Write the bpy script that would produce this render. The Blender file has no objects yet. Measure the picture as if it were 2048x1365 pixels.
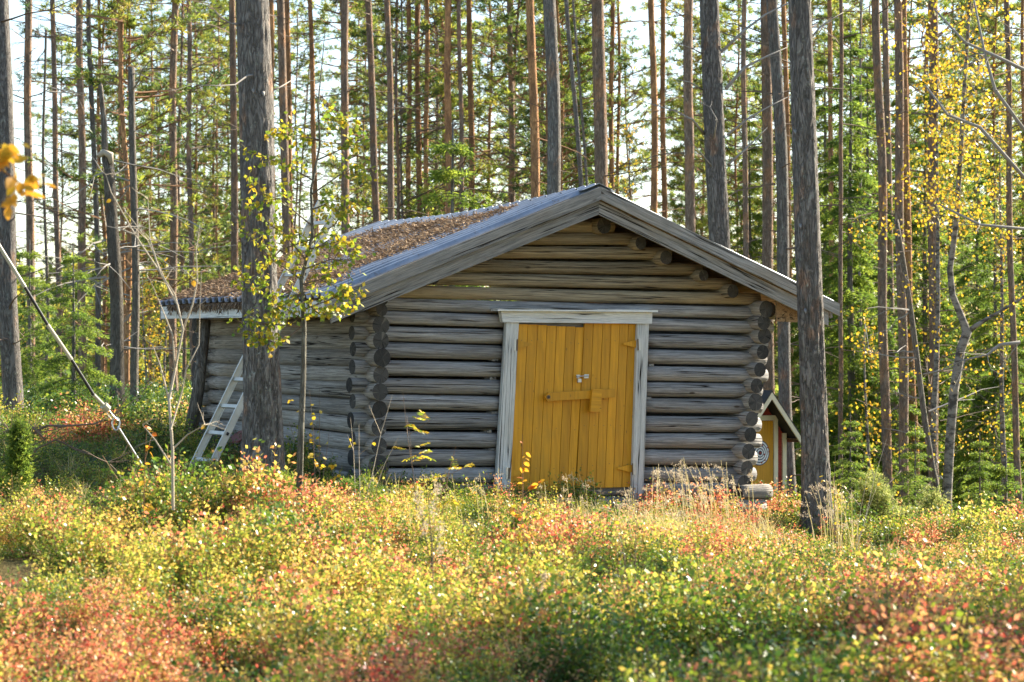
import bpy, math, random
import numpy as np
from mathutils import Vector, Matrix, noise

# ------------------------------------------------------------------ camera, sky, sun, exposure
scene = bpy.context.scene
COL = scene.collection
F = 2048 * 85 / 36.0            # focal length in photograph pixels
EYE = 1.6
SUN_AZ, SUN_EL = math.radians(54), math.radians(31)   # azimuth measured from +Y towards +X
cam_d = bpy.data.cameras.new('camera')
cam_d.lens = 85; cam_d.sensor_width = 36; cam_d.clip_start = 0.1; cam_d.clip_end = 3000
cam_d.dof.use_dof = True; cam_d.dof.focus_distance = 26.5; cam_d.dof.aperture_fstop = 4.5
cam = bpy.data.objects.new('camera', cam_d); COL.objects.link(cam)
cam.location = (0, 0, EYE); cam.rotation_euler = (math.radians(90), 0, 0)
scene.camera = cam
world = bpy.data.worlds.new('World'); scene.world = world; world.use_nodes = True
nt = world.node_tree; nt.nodes.clear()
sky = nt.nodes.new('ShaderNodeTexSky'); sky.sky_type = 'NISHITA'; sky.sun_disc = False
sky.sun_elevation = SUN_EL; sky.sun_rotation = SUN_AZ; sky.air_density = 1.0; sky.dust_density = 0.7; sky.ozone_density = 1.5
bg = nt.nodes.new('ShaderNodeBackground'); bg.inputs[1].default_value = 0.08
wo = nt.nodes.new('ShaderNodeOutputWorld')
nt.links.new(sky.outputs[0], bg.inputs[0]); nt.links.new(bg.outputs[0], wo.inputs[0])
sd = bpy.data.lights.new('sun', 'SUN'); sd.energy = 5.0; sd.angle = math.radians(0.53); sd.color = (1.0, 0.90, 0.74)
so = bpy.data.objects.new('sun', sd); COL.objects.link(so)
sdir = Vector((math.sin(SUN_AZ)*math.cos(SUN_EL), math.cos(SUN_AZ)*math.cos(SUN_EL), math.sin(SUN_EL)))
so.rotation_euler = sdir.to_track_quat('Z', 'Y').to_euler()
scene.view_settings.view_transform = 'Standard'; scene.view_settings.look = 'None'
scene.view_settings.exposure = 1.92; scene.view_settings.gamma = 1
try: scene.cycles.transparent_max_bounces = 8; scene.cycles.max_bounces = 8
except Exception: pass

R = random.Random(7)
NR = np.random.RandomState(11)

# ------------------------------------------------------------------ helpers
def U(px, py, d):
    return Vector(((px-1024)/F*d, d, EYE + (682.5-py)/F*d))

G = Vector((math.cos(math.radians(29)), math.sin(math.radians(29)), 0))      # along the gable wall, to the right
S = Vector((-math.sin(math.radians(29)), math.cos(math.radians(29)), 0))     # along the side wall, to the back
P0 = Vector((0.641, 24.39, 0))
CL = P0 + G*(-2.32); 
def hit(px, py, n, p0):
    r = Vector(((px-1024)/F, 1, (682.5-py)/F)); c = Vector((0, 0, EYE))
    return c + r * ((p0-c).dot(n) / r.dot(n))
def GP(px, py, off=0):   # point of the gable plane, off metres towards the viewer
    return hit(px, py, S, P0 - S*off)
def LP(px, py, off=0):
    return hit(px, py, G, CL - G*off)

def link(o, parent=None):
    COL.objects.link(o)
    if parent is not None:
        o.parent = parent
        o.matrix_parent_inverse = Matrix.Translation(-base_of(parent))
    return o
_base = {}
def base_of(o): return _base.get(o.name, Vector((0, 0, 0)))

def tag(o, label=None, cat=None, group=None, kind=None):
    if label: o['label'] = label
    if cat: o['category'] = cat
    if group: o['group'] = group
    if kind: o['kind'] = kind
    return o
def empty(name, loc, label=None, cat=None, group=None, parent=None):
    o = bpy.data.objects.new(name, None); o.empty_display_size = 0.1
    if parent is None:
        o.location = loc; _base[o.name] = Vector(loc); COL.objects.link(o)
    else:
        COL.objects.link(o); o.parent = parent; o.matrix_parent_inverse = Matrix.Translation(-base_of(parent))
        _base[o.name] = Vector((0, 0, 0))
    return tag(o, label, cat, group)

class MB:
    def __init__(s): s.v = []; s.f = []
    def add(s, vs, fs):
        n = len(s.v); s.v.extend([tuple(v) for v in vs]); s.f.extend([tuple(i+n for i in f) for f in fs])
    def prism(s, q, t):       # q: four corners of the front face, t: thickness vector (going back)
        t = Vector(t); q = [Vector(a) for a in q]
        s.add(q + [a+t for a in q], [(0,1,2,3), (7,6,5,4), (0,4,5,1), (1,5,6,2), (2,6,7,3), (3,7,4,0)])
    def bar(s, a, b, w, h, up=(0,0,1)):
        a = Vector(a); b = Vector(b); d = (b-a).normalized(); up = Vector(up)
        x = d.cross(up)
        if x.length < 1e-4: x = d.cross(Vector((1,0,0)))
        x.normalize(); y = x.cross(d).normalized()
        q = [a - x*w/2 - y*h/2, a + x*w/2 - y*h/2, a + x*w/2 + y*h/2, a - x*w/2 + y*h/2]
        s.prism(q, b-a)
    def tube(s, pts, rad, n=8, cap=True, jit=0.0):
        pts = [Vector(p) for p in pts]; k = len(pts)
        if not hasattr(rad, '__len__'): rad = [rad]*k
        d0 = (pts[1]-pts[0]).normalized()
        x = d0.cross(Vector((0, 0, 1)))
        if x.length < 1e-3: x = Vector((1, 0, 0))
        x.normalize(); vs = []
        for i, p in enumerate(pts):
            d = (pts[min(i+1, k-1)] - pts[max(i-1, 0)]).normalized()
            x = (x - d*x.dot(d)).normalized(); y = d.cross(x)
            for j in range(n):
                a = 2*math.pi*j/n; r = rad[i]*(1 + (R.uniform(-jit, jit) if jit else 0))
                vs.append(p + x*math.cos(a)*r + y*math.sin(a)*r)
        fs = [(i*n+j, i*n+(j+1) % n, (i+1)*n+(j+1) % n, (i+1)*n+j) for i in range(k-1) for j in range(n)]
        if cap: fs += [tuple(range(n-1, -1, -1)), tuple((k-1)*n+j for j in range(n))]
        s.add(vs, fs)
    def mesh(s, name, mat, smooth=False):
        me = bpy.data.meshes.new(name); me.from_pydata(s.v, [], s.f)
        if mat: me.materials.append(mat)
        if smooth: me.polygons.foreach_set('use_smooth', [True]*len(me.polygons))
        return me
    def build(s, name, mat, parent=None, smooth=False, along=None):
        if along is None: return link(bpy.data.objects.new(name, s.mesh(name, mat, smooth)), parent)
        X = Vector(along).normalized(); Y = Vector((0, 0, 1)).cross(X)
        if Y.length < 1e-3: Y = G.copy()
        Y.normalize(); rot = Matrix((X, Y, X.cross(Y))).transposed().to_4x4()
        c = Vector(s.v[0]); mw = Matrix.Translation(c) @ rot; inv = mw.inverted(); s.v = [tuple(inv @ Vector(v)) for v in s.v]
        o = bpy.data.objects.new(name, s.mesh(name, mat, smooth)); COL.objects.link(o); o.matrix_world = mw
        if parent is not None: o.parent = parent; o.matrix_parent_inverse = Matrix.Translation(-base_of(parent))
        return o

def np_mesh(name, V, Q, mat, attr=None, k=4, smooth=False):
    me = bpy.data.meshes.new(name); V = np.asarray(V, np.float32); Q = np.asarray(Q, np.int32)
    me.vertices.add(len(V)); me.vertices.foreach_set('co', V.ravel())
    me.loops.add(Q.size); me.loops.foreach_set('vertex_index', Q.ravel())
    me.polygons.add(len(Q)); me.polygons.foreach_set('loop_start', np.arange(0, Q.size, k, dtype=np.int32))
    if attr is not None:
        a = me.attributes.new('rnd', 'FLOAT', 'FACE'); a.data.foreach_set('value', np.asarray(attr, np.float32))
    if mat: me.materials.append(mat)
    me.update(calc_edges=True)
    if smooth: me.polygons.foreach_set('use_smooth', [True]*len(me.polygons))
    return me

def norm(a): return a/np.maximum(np.linalg.norm(a, axis=1, keepdims=True), 1e-6)
def blades(C, D, L, w, spread, rng, mid=0.5, fold=0.0):
    """diamond-shaped leaf or needle faces: C base points, D directions"""
    n = len(C)
    d = norm(D + spread*rng.randn(n, 3)); s = norm(np.cross(d, rng.randn(n, 3)))
    L = (L*(0.7+0.6*rng.rand(n)))[:, None]; W = w*(0.7+0.6*rng.rand(n))[:, None]*0.5
    m = C + d*L*mid
    V = np.stack([C, m+s*W, C+d*L, m-s*W], 1).reshape(-1, 3)
    Q = np.arange(4*n).reshape(n, 4)
    return V, Q
def merge(parts):
    V = []; Q = []; n = 0
    for v, q in parts: V.append(v); Q.append(q+n); n += len(v)
    return np.concatenate(V), np.concatenate(Q)

# ------------------------------------------------------------------ ground height
GX = np.array([-40, -12, -6, -3, -1.3, 0.2, 2.5, 5, 8, 14, 40.])
GD = np.array([-10, 8, 11, 16, 20, 24, 28, 38, 60, 110, 500.])
GT = np.array([
 [-1.5]*11, [-1.58]*11,
 [-1.6,-1.6,-1.62,-1.64,-1.66,-1.68,-1.70,-1.72,-1.75,-1.8,-1.9],
 [-1.4,-1.42,-1.44,-1.48,-1.53,-1.62,-1.74,-1.8,-1.9,-2.0,-2.3],
 [-1.3,-1.28,-1.28,-1.33,-1.44,-1.64,-1.86,-1.96,-2.05,-2.3,-2.8],
 [-1.2,-1.16,-1.2,-1.28,-1.42,-1.74,-2.00,-2.12,-2.3,-2.7,-3.4],
 [-1.2,-1.2,-1.22,-1.3,-1.45,-1.76,-2.1,-2.35,-2.8,-3.4,-4.2],
 [-1.1,-1.2,-1.28,-1.35,-1.6,-2.0,-2.75,-3.2,-3.8,-4.4,-5],
 [-1.2,-1.6,-1.6,-1.7,-1.9,-2.2,-3.2,-4.0,-4.6,-5.2,-6],
 [-2]*4+[-2.5,-3,-4,-5,-5.5,-6,-6.5], [-2]*4+[-2.5,-3,-4,-5,-5.5,-6,-6.5]])
def gz(x, y, bumps=True):
    x = np.asarray(x, float); y = np.asarray(y, float)
    xi = np.clip(np.searchsorted(GX, x)-1, 0, len(GX)-2); yi = np.clip(np.searchsorted(GD, y)-1, 0, len(GD)-2)
    fx = np.clip((x-GX[xi])/(GX[xi+1]-GX[xi]), 0, 1); fy = np.clip((y-GD[yi])/(GD[yi+1]-GD[yi]), 0, 1)
    z = (GT[yi, xi]*(1-fx)+GT[yi, xi+1]*fx)*(1-fy) + (GT[yi+1, xi]*(1-fx)+GT[yi+1, xi+1]*fx)*fy
    if bumps:
        z = z + 0.085*np.sin(x*2.1+y*0.7+1)*np.sin(y*1.3-x*0.6) + 0.05*np.sin(x*4.3-y*1.9)*np.sin(y*2.9+x*1.1+2) - 0.05*np.exp(-((y-21.5)/2.0)**2)
    return z + EYE
def gzf(x, y): return float(gz(x, y))

# ------------------------------------------------------------------ materials
class MT:
    def __init__(s, name, rough=0.8, spec=0.3):
        s.m = bpy.data.materials.new(name); s.m.use_nodes = True; s.t = s.m.node_tree; s.N = s.t.nodes; s.L = s.t.links
        s.N.clear(); s.out = s.N.new('ShaderNodeOutputMaterial'); s.b = s.N.new('ShaderNodeBsdfPrincipled')
        s.b.inputs['Roughness'].default_value = rough; s.b.inputs['Specular IOR Level'].default_value = spec
        s.L.new(s.b.outputs[0], s.out.inputs[0])
    def coord(s, kind='Object', scale=(1,1,1)):
        if kind == 'World':
            g = s.N.new('ShaderNodeNewGeometry'); o = g.outputs['Position']
        else:
            g = s.N.new('ShaderNodeTexCoord'); o = g.outputs[kind]
        mp = s.N.new('ShaderNodeMapping'); mp.inputs['Scale'].default_value = scale; s.L.new(o, mp.inputs[0]); return mp.outputs[0]
    def noise(s, co, scale, detail=4, rough=0.55, dist=0):
        n = s.N.new('ShaderNodeTexNoise'); n.inputs['Scale'].default_value = scale; n.inputs['Detail'].default_value = detail
        n.inputs['Roughness'].default_value = rough; n.inputs['Distortion'].default_value = dist; s.L.new(co, n.inputs[0]); return n.outputs[0]
    def voro(s, co, scale, feat='DISTANCE_TO_EDGE'):
        n = s.N.new('ShaderNodeTexVoronoi'); n.feature = feat; n.inputs['Scale'].default_value = scale; s.L.new(co, n.inputs[0]); return n.outputs[0]
    def ramp(s, f, stops, const=False):
        r = s.N.new('ShaderNodeValToRGB'); e = r.color_ramp.elements
        while len(e) > 1: e.remove(e[-1])
        for i, (p, c) in enumerate(stops):
            el = e[0] if i == 0 else e.new(p)
            el.position = p; el.color = (*c, 1) if hasattr(c, '__len__') else (c, c, c, 1)
        if const: r.color_ramp.interpolation = 'CONSTANT'
        s.L.new(f, r.inputs[0]); return r.outputs[0]
    def mix(s, f, a, b, mode='MIX'):
        m = s.N.new('ShaderNodeMix'); m.data_type = 'RGBA'; m.blend_type = mode
        for sock, val in ((m.inputs[0], f), (m.inputs[6], a), (m.inputs[7], b)):
            if isinstance(val, (int, float)): sock.default_value = val
            elif isinstance(val, tuple): sock.default_value = (*val, 1)
            else: s.L.new(val, sock)
        return m.outputs[2]
    def math(s, op, a, b=0.0):
        m = s.N.new('ShaderNodeMath'); m.operation = op
        for sock, val in ((m.inputs[0], a), (m.inputs[1], b)):
            if isinstance(val, (int, float)): sock.default_value = val
            else: s.L.new(val, sock)
        return m.outputs[0]
    def rnd(s):
        o = s.N.new('ShaderNodeObjectInfo'); return o.outputs['Random']
    def attr(s, name='rnd'):
        a = s.N.new('ShaderNodeAttribute'); a.attribute_name = name; return a.outputs['Fac']
    def bump(s, h, st=0.5, dist=0.02):
        b = s.N.new('ShaderNodeBump'); b.inputs['Strength'].default_value = st; b.inputs['Distance'].default_value = dist
        s.L.new(h, b.inputs['Height']); s.L.new(b.outputs[0], s.b.inputs['Normal'])
    def color(s, c):
        if isinstance(c, tuple): s.b.inputs['Base Color'].default_value = (*c, 1)
        else: s.L.new(c, s.b.inputs['Base Color'])
    def translucent(s, c, fac=0.5, tint=None):
        t = s.N.new('ShaderNodeBsdfTranslucent'); m = s.N.new('ShaderNodeMixShader'); m.inputs[0].default_value = fac
        if tint: c = s.mix(1.0, c, tint, 'MULTIPLY')
        if isinstance(c, tuple): t.inputs[0].default_value = (*c, 1)
        else: s.L.new(c, t.inputs[0])
        s.L.new(s.b.outputs[0], m.inputs[1]); s.L.new(t.outputs[0], m.inputs[2]); s.L.new(m.outputs[0], s.out.inputs[0])

def hue(m, c, rnd, amt=0.25):
    """brightness variation by a random value"""
    v = m.math('ADD', m.math('MULTIPLY', rnd, amt*2), 1-amt)
    h = m.N.new('ShaderNodeHueSaturation'); m.L.new(v, h.inputs['Value']); m.L.new(c, h.inputs['Color']); return h.outputs[0]

def bark(name, base, dark, patch, pamt, lichen=0.0):
    m = MT(name, 0.9, 0.15)
    n1 = m.noise(m.coord('Object', (1, 1, 0.22)), 30, 6, 0.7, 1.2)
    n0 = m.noise(m.coord('Object', (1, 1, 0.16)), 17, 4, 0.6, 2.0)
    rid = m.math('MULTIPLY', m.math('ABSOLUTE', m.math('SUBTRACT', n0, 0.5)), 7.0)
    crack = m.ramp(rid, [(0.0, 0.0), (0.55, 1.0)])
    col = m.mix(m.ramp(n1, [(0.3, 0.0), (0.7, 1.0)]), dark, base)
    p = m.noise(m.coord('Object', (1, 1, 0.5)), 4.5, 4, 0.6)
    col = m.mix(m.ramp(p, [(0.62-pamt*0.4, 0.0), (0.72-pamt*0.4, 1.0)]), col, patch)
    if lichen:
        l = m.noise(m.coord('Object', (1, 1, 0.7)), 16, 6, 0.75)
        col = m.mix(m.ramp(l, [(0.56, 0.0), (0.64, lichen)]), col, (0.34, 0.37, 0.31))
    col = m.mix(m.ramp(rid, [(0.0, 0.6), (0.4, 0.0)]), col, tuple(c*0.45 for c in dark))
    col = hue(m, col, m.rnd(), 0.18)
    m.color(col); m.bump(m.mix(0.5, crack, n1), 0.9, 0.03); return m.m
M = {}
M['bark_grey'] = bark('bark_grey', (0.29, 0.265, 0.235), (0.12, 0.108, 0.096), (0.34, 0.22, 0.15), 0.12, 0.6)
M['bark_mid'] = bark('bark_mid', (0.38, 0.285, 0.21), (0.18, 0.125, 0.09), (0.45, 0.26, 0.15), 0.3, 0.3)
M['bark_orange'] = bark('bark_orange', (0.50, 0.28, 0.14), (0.25, 0.13, 0.07), (0.58, 0.31, 0.14), 0.4)
M['bark_dead'] = bark('bark_dead', (0.27, 0.24, 0.19), (0.12, 0.10, 0.08), (0.2, 0.13, 0.08), 0.1)
M['bark_young'] = bark('bark_young', (0.34, 0.32, 0.26), (0.15, 0.14, 0.11), (0.40, 0.38, 0.31), 0.2, 0.6)

def twigmat(name, c):
    m = MT(name, 0.85, 0.2); n = m.noise(m.coord('Object'), 9, 3)
    m.color(m.mix(n, tuple(x*0.7 for x in c), tuple(min(1, x*1.3) for x in c))); return m.m
M['twig'] = twigmat('twig_bark', (0.15, 0.11, 0.08))
M['twig_grey'] = twigmat('twig_grey', (0.27, 0.25, 0.22))
M['twig_orange'] = twigmat('twig_orange', (0.27, 0.15, 0.08))
M['twig_pale'] = twigmat('twig_pale', (0.42, 0.36, 0.27))

def birchbark():
    m = MT('birch_bark', 0.8, 0.2); co = m.coord('Object', (1, 1, 2.2)); n = m.noise(co, 6, 5, 0.7)
    col = m.mix(m.ramp(n, [(0.42, 0.0), (0.55, 1.0)]), (0.07, 0.06, 0.05), (0.26, 0.23, 0.19))
    m.color(col); m.bump(n, 0.6, 0.02); return m.m
M['birch_bark'] = birchbark()

def leafmat(name, stops, tr=0.5, rough=0.5, spec=0.35, tint=None, wnoise=0.0, wscale=0.5, obj=0.0):
    m = MT(name, rough, spec)
    f = m.attr('rnd')
    if wnoise:
        n = m.ramp(m.noise(m.coord('World'), wscale, 3, 0.6), [(0.3, 0.0), (0.7, 1.0)])
        f = m.math('ADD', m.math('MULTIPLY', f, 1-wnoise), m.math('MULTIPLY', n, wnoise))
    if obj:
        f = m.math('ADD', m.math('MULTIPLY', f, 1-obj), m.math('MULTIPLY', m.rnd(), obj))
    c = m.ramp(f, stops); m.color(c); m.translucent(c, tr, tint); return m.m
M['pine_needle'] = leafmat('pine_needles', [(0.15, (0.045, 0.09, 0.035)), (0.4, (0.12, 0.19, 0.04)), (0.62, (0.31, 0.36, 0.05)), (0.85, (0.52, 0.43, 0.07))], 0.62, 0.45, 0.4, None, 0.35, 0.25)
M['spruce_needle'] = leafmat('spruce_needles', [(0.0, (0.045, 0.095, 0.022)), (0.5, (0.15, 0.23, 0.035)), (1.0, (0.46, 0.50, 0.06))], 0.68, 0.5, 0.35, None, 0.4, 0.8)
M['juniper_needle'] = leafmat('juniper_needles', [(0.0, (0.16, 0.22, 0.05)), (0.6, (0.36, 0.40, 0.10)), (1.0, (0.58, 0.56, 0.20))], 0.5, 0.5, 0.35)
M['birch_leaf'] = leafmat('birch_leaves', [(0.0, (0.15, 0.25, 0.03)), (0.5, (0.33, 0.38, 0.035)), (0.8, (0.55, 0.45, 0.035)), (1.0, (0.62, 0.38, 0.03))], 0.5, 0.45, 0.4)
M['yellow_leaf'] = leafmat('yellow_leaves', [(0.0, (0.30, 0.30, 0.03)), (0.5, (0.60, 0.42, 0.03)), (1.0, (0.66, 0.34, 0.03))], 0.5, 0.45, 0.4)
M['orange_leaf'] = leafmat('orange_leaves', [(0.0, (0.62, 0.42, 0.04)), (0.6, (0.68, 0.33, 0.03)), (1.0, (0.55, 0.15, 0.03))], 0.5, 0.5, 0.4)

def ground_leaf(name, stops, rough, spec, tr=0.35):
    m = MT(name, rough, spec); w = m.coord('World')
    sm = m.ramp(m.noise(w, 2.6, 3, 0.6), [(0.3, 0.0), (0.7, 1.0)])
    f = m.math('ADD', m.math('MULTIPLY', sm, 0.25), m.math('MULTIPLY', m.attr('rnd'), 0.45))
    f = m.math('ADD', f, m.math('MULTIPLY', m.rnd(), 0.30))
    c = m.ramp(f, stops); m.color(c); m.translucent(c, tr); return m.m
M['heath_green'] = ground_leaf('green_bilberry_leaves', [(0.15, (0.035, 0.09, 0.015)), (0.45, (0.09, 0.18, 0.02)), (0.65, (0.26, 0.34, 0.03)), (0.85, (0.60, 0.48, 0.06))], 0.4, 0.5, 0.42)
M['heath_yellow'] = ground_leaf('yellow_bilberry_leaves', [(0.15, (0.10, 0.20, 0.025)), (0.38, (0.34, 0.40, 0.045)), (0.60, (0.76, 0.60, 0.11)), (0.85, (0.78, 0.36, 0.12))], 0.4, 0.5, 0.48)
M['heath_red'] = ground_leaf('red_bilberry_leaves', [(0.12, (0.16, 0.24, 0.03)), (0.32, (0.60, 0.40, 0.12)), (0.50, (0.76, 0.32, 0.16)), (0.66, (0.62, 0.14, 0.08)), (0.85, (0.42, 0.04, 0.035))], 0.45, 0.4, 0.5)
M['lingon'] = ground_leaf('lingonberry_leaves', [(0.1, (0.03, 0.08, 0.015)), (0.6, (0.09, 0.17, 0.03)), (0.9, (0.26, 0.32, 0.08))], 0.25, 0.55, 0.25)
def strawmat(name, a, b):
    m = MT(name, 0.6, 0.3); c = m.mix(m.attr('rnd'), a, b); m.color(c); m.translucent(c, 0.4); return m.m
M['straw'] = strawmat('dry_grass', (0.50, 0.42, 0.14), (0.62, 0.52, 0.30))
M['green_grass'] = strawmat('yellow_green_grass', (0.22, 0.28, 0.04), (0.55, 0.48, 0.10))
M['seedhead'] = strawmat('seed_heads', (0.42, 0.32, 0.20), (0.68, 0.58, 0.42))

def groundmat():
    m = MT('forest_floor', 0.95, 0.1); w = m.coord('World'); n = m.noise(w, 2.5, 6, 0.65); n2 = m.noise(w, 22, 4, 0.7)
    c = m.mix(m.ramp(n, [(0.35, 0.0), (0.65, 1.0)]), (0.045, 0.05, 0.018), (0.12, 0.09, 0.035))
    c = m.mix(m.ramp(n2, [(0.45, 0.0), (0.7, 0.8)]), c, (0.16, 0.11, 0.05)); m.color(c); m.bump(n2, 0.8, 0.05); return m.m
M['ground'] = groundmat()

def logmat(name, c0, c1, warm, wamt):
    m = MT(name, 0.85, 0.2)
    info = m.N.new('ShaderNodeObjectInfo')
    tc = m.N.new('ShaderNodeTexCoord'); ad = m.N.new('ShaderNodeVectorMath'); ad.operation = 'ADD'
    cmb = m.N.new('ShaderNodeCombineXYZ'); m.L.new(m.math('MULTIPLY', info.outputs['Random'], 37.0), cmb.inputs[0]); m.L.new(m.math('MULTIPLY', info.outputs['Random'], 11.0), cmb.inputs[2])
    m.L.new(tc.outputs['Object'], ad.inputs[0]); m.L.new(cmb.outputs[0], ad.inputs[1])
    def mp(sc):
        q = m.N.new('ShaderNodeMapping'); q.inputs['Scale'].default_value = sc; m.L.new(ad.outputs[0], q.inputs[0]); return q.outputs[0]
    g = m.noise(mp((0.7, 26, 26)), 2.2, 8, 0.72, 0.25)        # long grain
    b = m.noise(mp((0.8, 3, 3)), 1.2, 4, 0.6)                 # broad mottling
    ck = m.noise(mp((0.20, 11, 11)), 1.5, 3, 0.5, 0.25)
    crack = m.ramp(ck, [(0.484, 1.0), (0.495, 0.0), (0.505, 0.0), (0.516, 1.0)])
    fine = m.noise(mp((2.2, 85, 85)), 2, 5, 0.7)
    c = m.mix(m.ramp(g, [(0.36, 0.0), (0.62, 1.0)]), c0, c1)
    c = m.mix(m.ramp(b, [(0.5, 0.0), (0.75, wamt)]), c, warm)
    c = m.mix(m.ramp(fine, [(0.38, 0.6), (0.52, 0.0)]), c, tuple(x*0.5 for x in c0))
    kn = m.voro(mp((1.6, 5, 5)), 1.3, 'F1')
    c = m.mix(m.ramp(kn, [(0.05, 0.9), (0.10, 0.0)]), c, (0.07, 0.05, 0.035))
    gate = m.ramp(m.noise(mp((0.5, 1, 1)), 1.5, 2), [(0.44, 0.0), (0.52, 1.0)])
    ckf = m.math('MULTIPLY', m.math('SUBTRACT', 1.0, crack), gate)
    c = m.mix(ckf, c, (0.018, 0.015, 0.012))
    c = hue(m, c, info.outputs['Random'], 0.2)
    m.color(c)
    h = m.math('SUBTRACT', m.mix(0.6, g, fine), m.math('MULTIPLY', ckf, 1.2)); m.bump(h, 0.7, 0.015)
    return m.m
M['log'] = logmat('weathered_log', (0.17, 0.165, 0.16), (0.44, 0.425, 0.40), (0.30, 0.235, 0.15), 0.55)
M['log_side'] = logmat('weathered_side_log', (0.18, 0.16, 0.135), (0.48, 0.44, 0.38), (0.34, 0.27, 0.17), 0.6)
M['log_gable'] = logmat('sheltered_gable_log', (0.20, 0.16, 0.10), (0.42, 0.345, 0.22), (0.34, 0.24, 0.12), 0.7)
M['fascia'] = logmat('weathered_board', (0.17, 0.165, 0.15), (0.42, 0.40, 0.36), (0.34, 0.27, 0.18), 0.5)
M['deck'] = logmat('roof_underlay_board', (0.26, 0.16, 0.08), (0.42, 0.27, 0.14), (0.34, 0.19, 0.08), 0.5)
M['frame'] = logmat('pale_door_frame', (0.60, 0.60, 0.56), (0.80, 0.80, 0.75), (0.52, 0.44, 0.30), 0.5)
def endmat():
    m = MT('log_end_grain', 0.9, 0.15); tc = m.N.new('ShaderNodeTexCoord'); sp = m.N.new('ShaderNodeSeparateXYZ'); m.L.new(tc.outputs['Object'], sp.inputs[0])
    cb = m.N.new('ShaderNodeCombineXYZ'); m.L.new(sp.outputs[1], cb.inputs[0]); m.L.new(sp.outputs[2], cb.inputs[1])
    ln = m.N.new('ShaderNodeVectorMath'); ln.operation = 'LENGTH'; m.L.new(cb.outputs[0], ln.inputs[0])
    nm = m.N.new('ShaderNodeVectorMath'); nm.operation = 'NORMALIZE'; m.L.new(cb.outputs[0], nm.inputs[0])
    ad = m.N.new('ShaderNodeVectorMath'); ad.operation = 'ADD'; m.L.new(nm.outputs[0], ad.inputs[0]); cr = m.N.new('ShaderNodeCombineXYZ'); m.L.new(m.math('MULTIPLY', m.rnd(), 40.0), cr.inputs[2]); m.L.new(cr.outputs[0], ad.inputs[1])
    rad = m.noise(ad.outputs[0], 1.7, 3, 0.6); rings = m.math('SINE', m.math('MULTIPLY', ln.outputs['Value'], 620.0))
    n = m.noise(tc.outputs['Object'], 18, 4, 0.6)
    c = m.mix(n, (0.022, 0.022, 0.022), (0.085, 0.08, 0.072)); c = m.mix(m.ramp(rings, [(0.2, 0.0), (1.0, 0.5)]), c, (0.15, 0.14, 0.12))
    c = m.mix(m.ramp(rad, [(0.60, 0.0), (0.68, 0.45)]), c, (0.24, 0.22, 0.18))
    ck = m.ramp(rad, [(0.445, 0.0), (0.452, 0.9), (0.458, 0.9), (0.466, 0.0)]); c = m.mix(ck, c, (0.006, 0.006, 0.006))
    m.color(hue(m, c, m.rnd(), 0.35)); m.bump(m.math('SUBTRACT', n, ck), 0.7, 0.01); return m.m
M['end'] = endmat()
def ochre(name='ochre_paint'):
    m = MT(name, 0.55, 0.35); co = m.coord('Object', (14, 14, 1.0)); n = m.noise(co, 2.2, 5, 0.6, 0.2); b = m.noise(m.coord('Object'), 2.4, 4)
    c = m.mix(m.ramp(n, [(0.3, 0.0), (0.7, 1.0)]), (0.48, 0.215, 0.008), (0.70, 0.335, 0.014))
    c = m.mix(m.ramp(b, [(0.55, 0.0), (0.75, 0.35)]), c, (0.36, 0.21, 0.03))
    k = m.voro(m.coord('Object', (9, 9, 3.2)), 1.4, 'F1'); c = m.mix(m.ramp(k, [(0.05, 0.8), (0.09, 0.0)]), c, (0.20, 0.10, 0.02))
    m.color(hue(m, c, m.rnd(), 0.16)); m.bump(n, 0.4, 0.006); return m.m
M['ochre'] = ochre()
def plain(name, c, rough=0.5, metal=0, var=0.12, sc=8):
    m = MT(name, rough, 0.4); m.b.inputs['Metallic'].default_value = metal
    n = m.noise(m.coord('Object'), sc, 4, 0.6); m.color(m.mix(n, tuple(x*(1-var*2) for x in c), tuple(min(1, x*(1+var)) for x in c)))
    m.bump(n, 0.15, 0.004); return m.m
M['steel'] = plain('galvanised_steel', (0.62, 0.62, 0.60), 0.35, 0.9)
M['alu'] = plain('ladder_aluminium', (0.70, 0.67, 0.58), 0.5, 0.15, 0.2)
M['rusty'] = plain('rusty_hinge', (0.22, 0.15, 0.09), 0.7, 0.3, 0.3)
M['black'] = plain('black_plastic', (0.02, 0.02, 0.022), 0.4)
M['ivory'] = plain('ivory_plastic', (0.50, 0.45, 0.31), 0.5)
M['red_paint'] = plain('red_paint', (0.34, 0.045, 0.025), 0.7, 0, 0.2)
M['cream_paint'] = plain('cream_paint', (0.70, 0.62, 0.42), 0.6, 0, 0.1)
M['white_paint'] = plain('white_paint', (0.8, 0.8, 0.78), 0.6)
M['navy_paint'] = plain('navy_paint', (0.03, 0.04, 0.08), 0.6)
M['felt'] = plain('roofing_felt', (0.05, 0.045, 0.04), 0.9, 0, 0.3)
M['inside'] = plain('dark_soil', (0.05, 0.04, 0.03), 0.95)
M['redmetal'] = plain('faded_red_metal', (0.22, 0.075, 0.05), 0.6)
def roofmat():
    m = MT('corrugated_metal', 0.38, 0.5); m.b.inputs['Metallic'].default_value = 0.8
    n = m.noise(m.coord('World'), 3.0, 5, 0.6); n2 = m.noise(m.coord('World'), 26, 4, 0.7)
    c = m.mix(m.ramp(n, [(0.35, 0.0), (0.7, 1.0)]), (0.25, 0.275, 0.295), (0.42, 0.44, 0.46)); c = m.mix(m.ramp(n2, [(0.56, 0.0), (0.7, 0.7)]), c, (0.20, 0.15, 0.10))
    m.color(c); return m.m
M['roof'] = roofmat()
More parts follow.
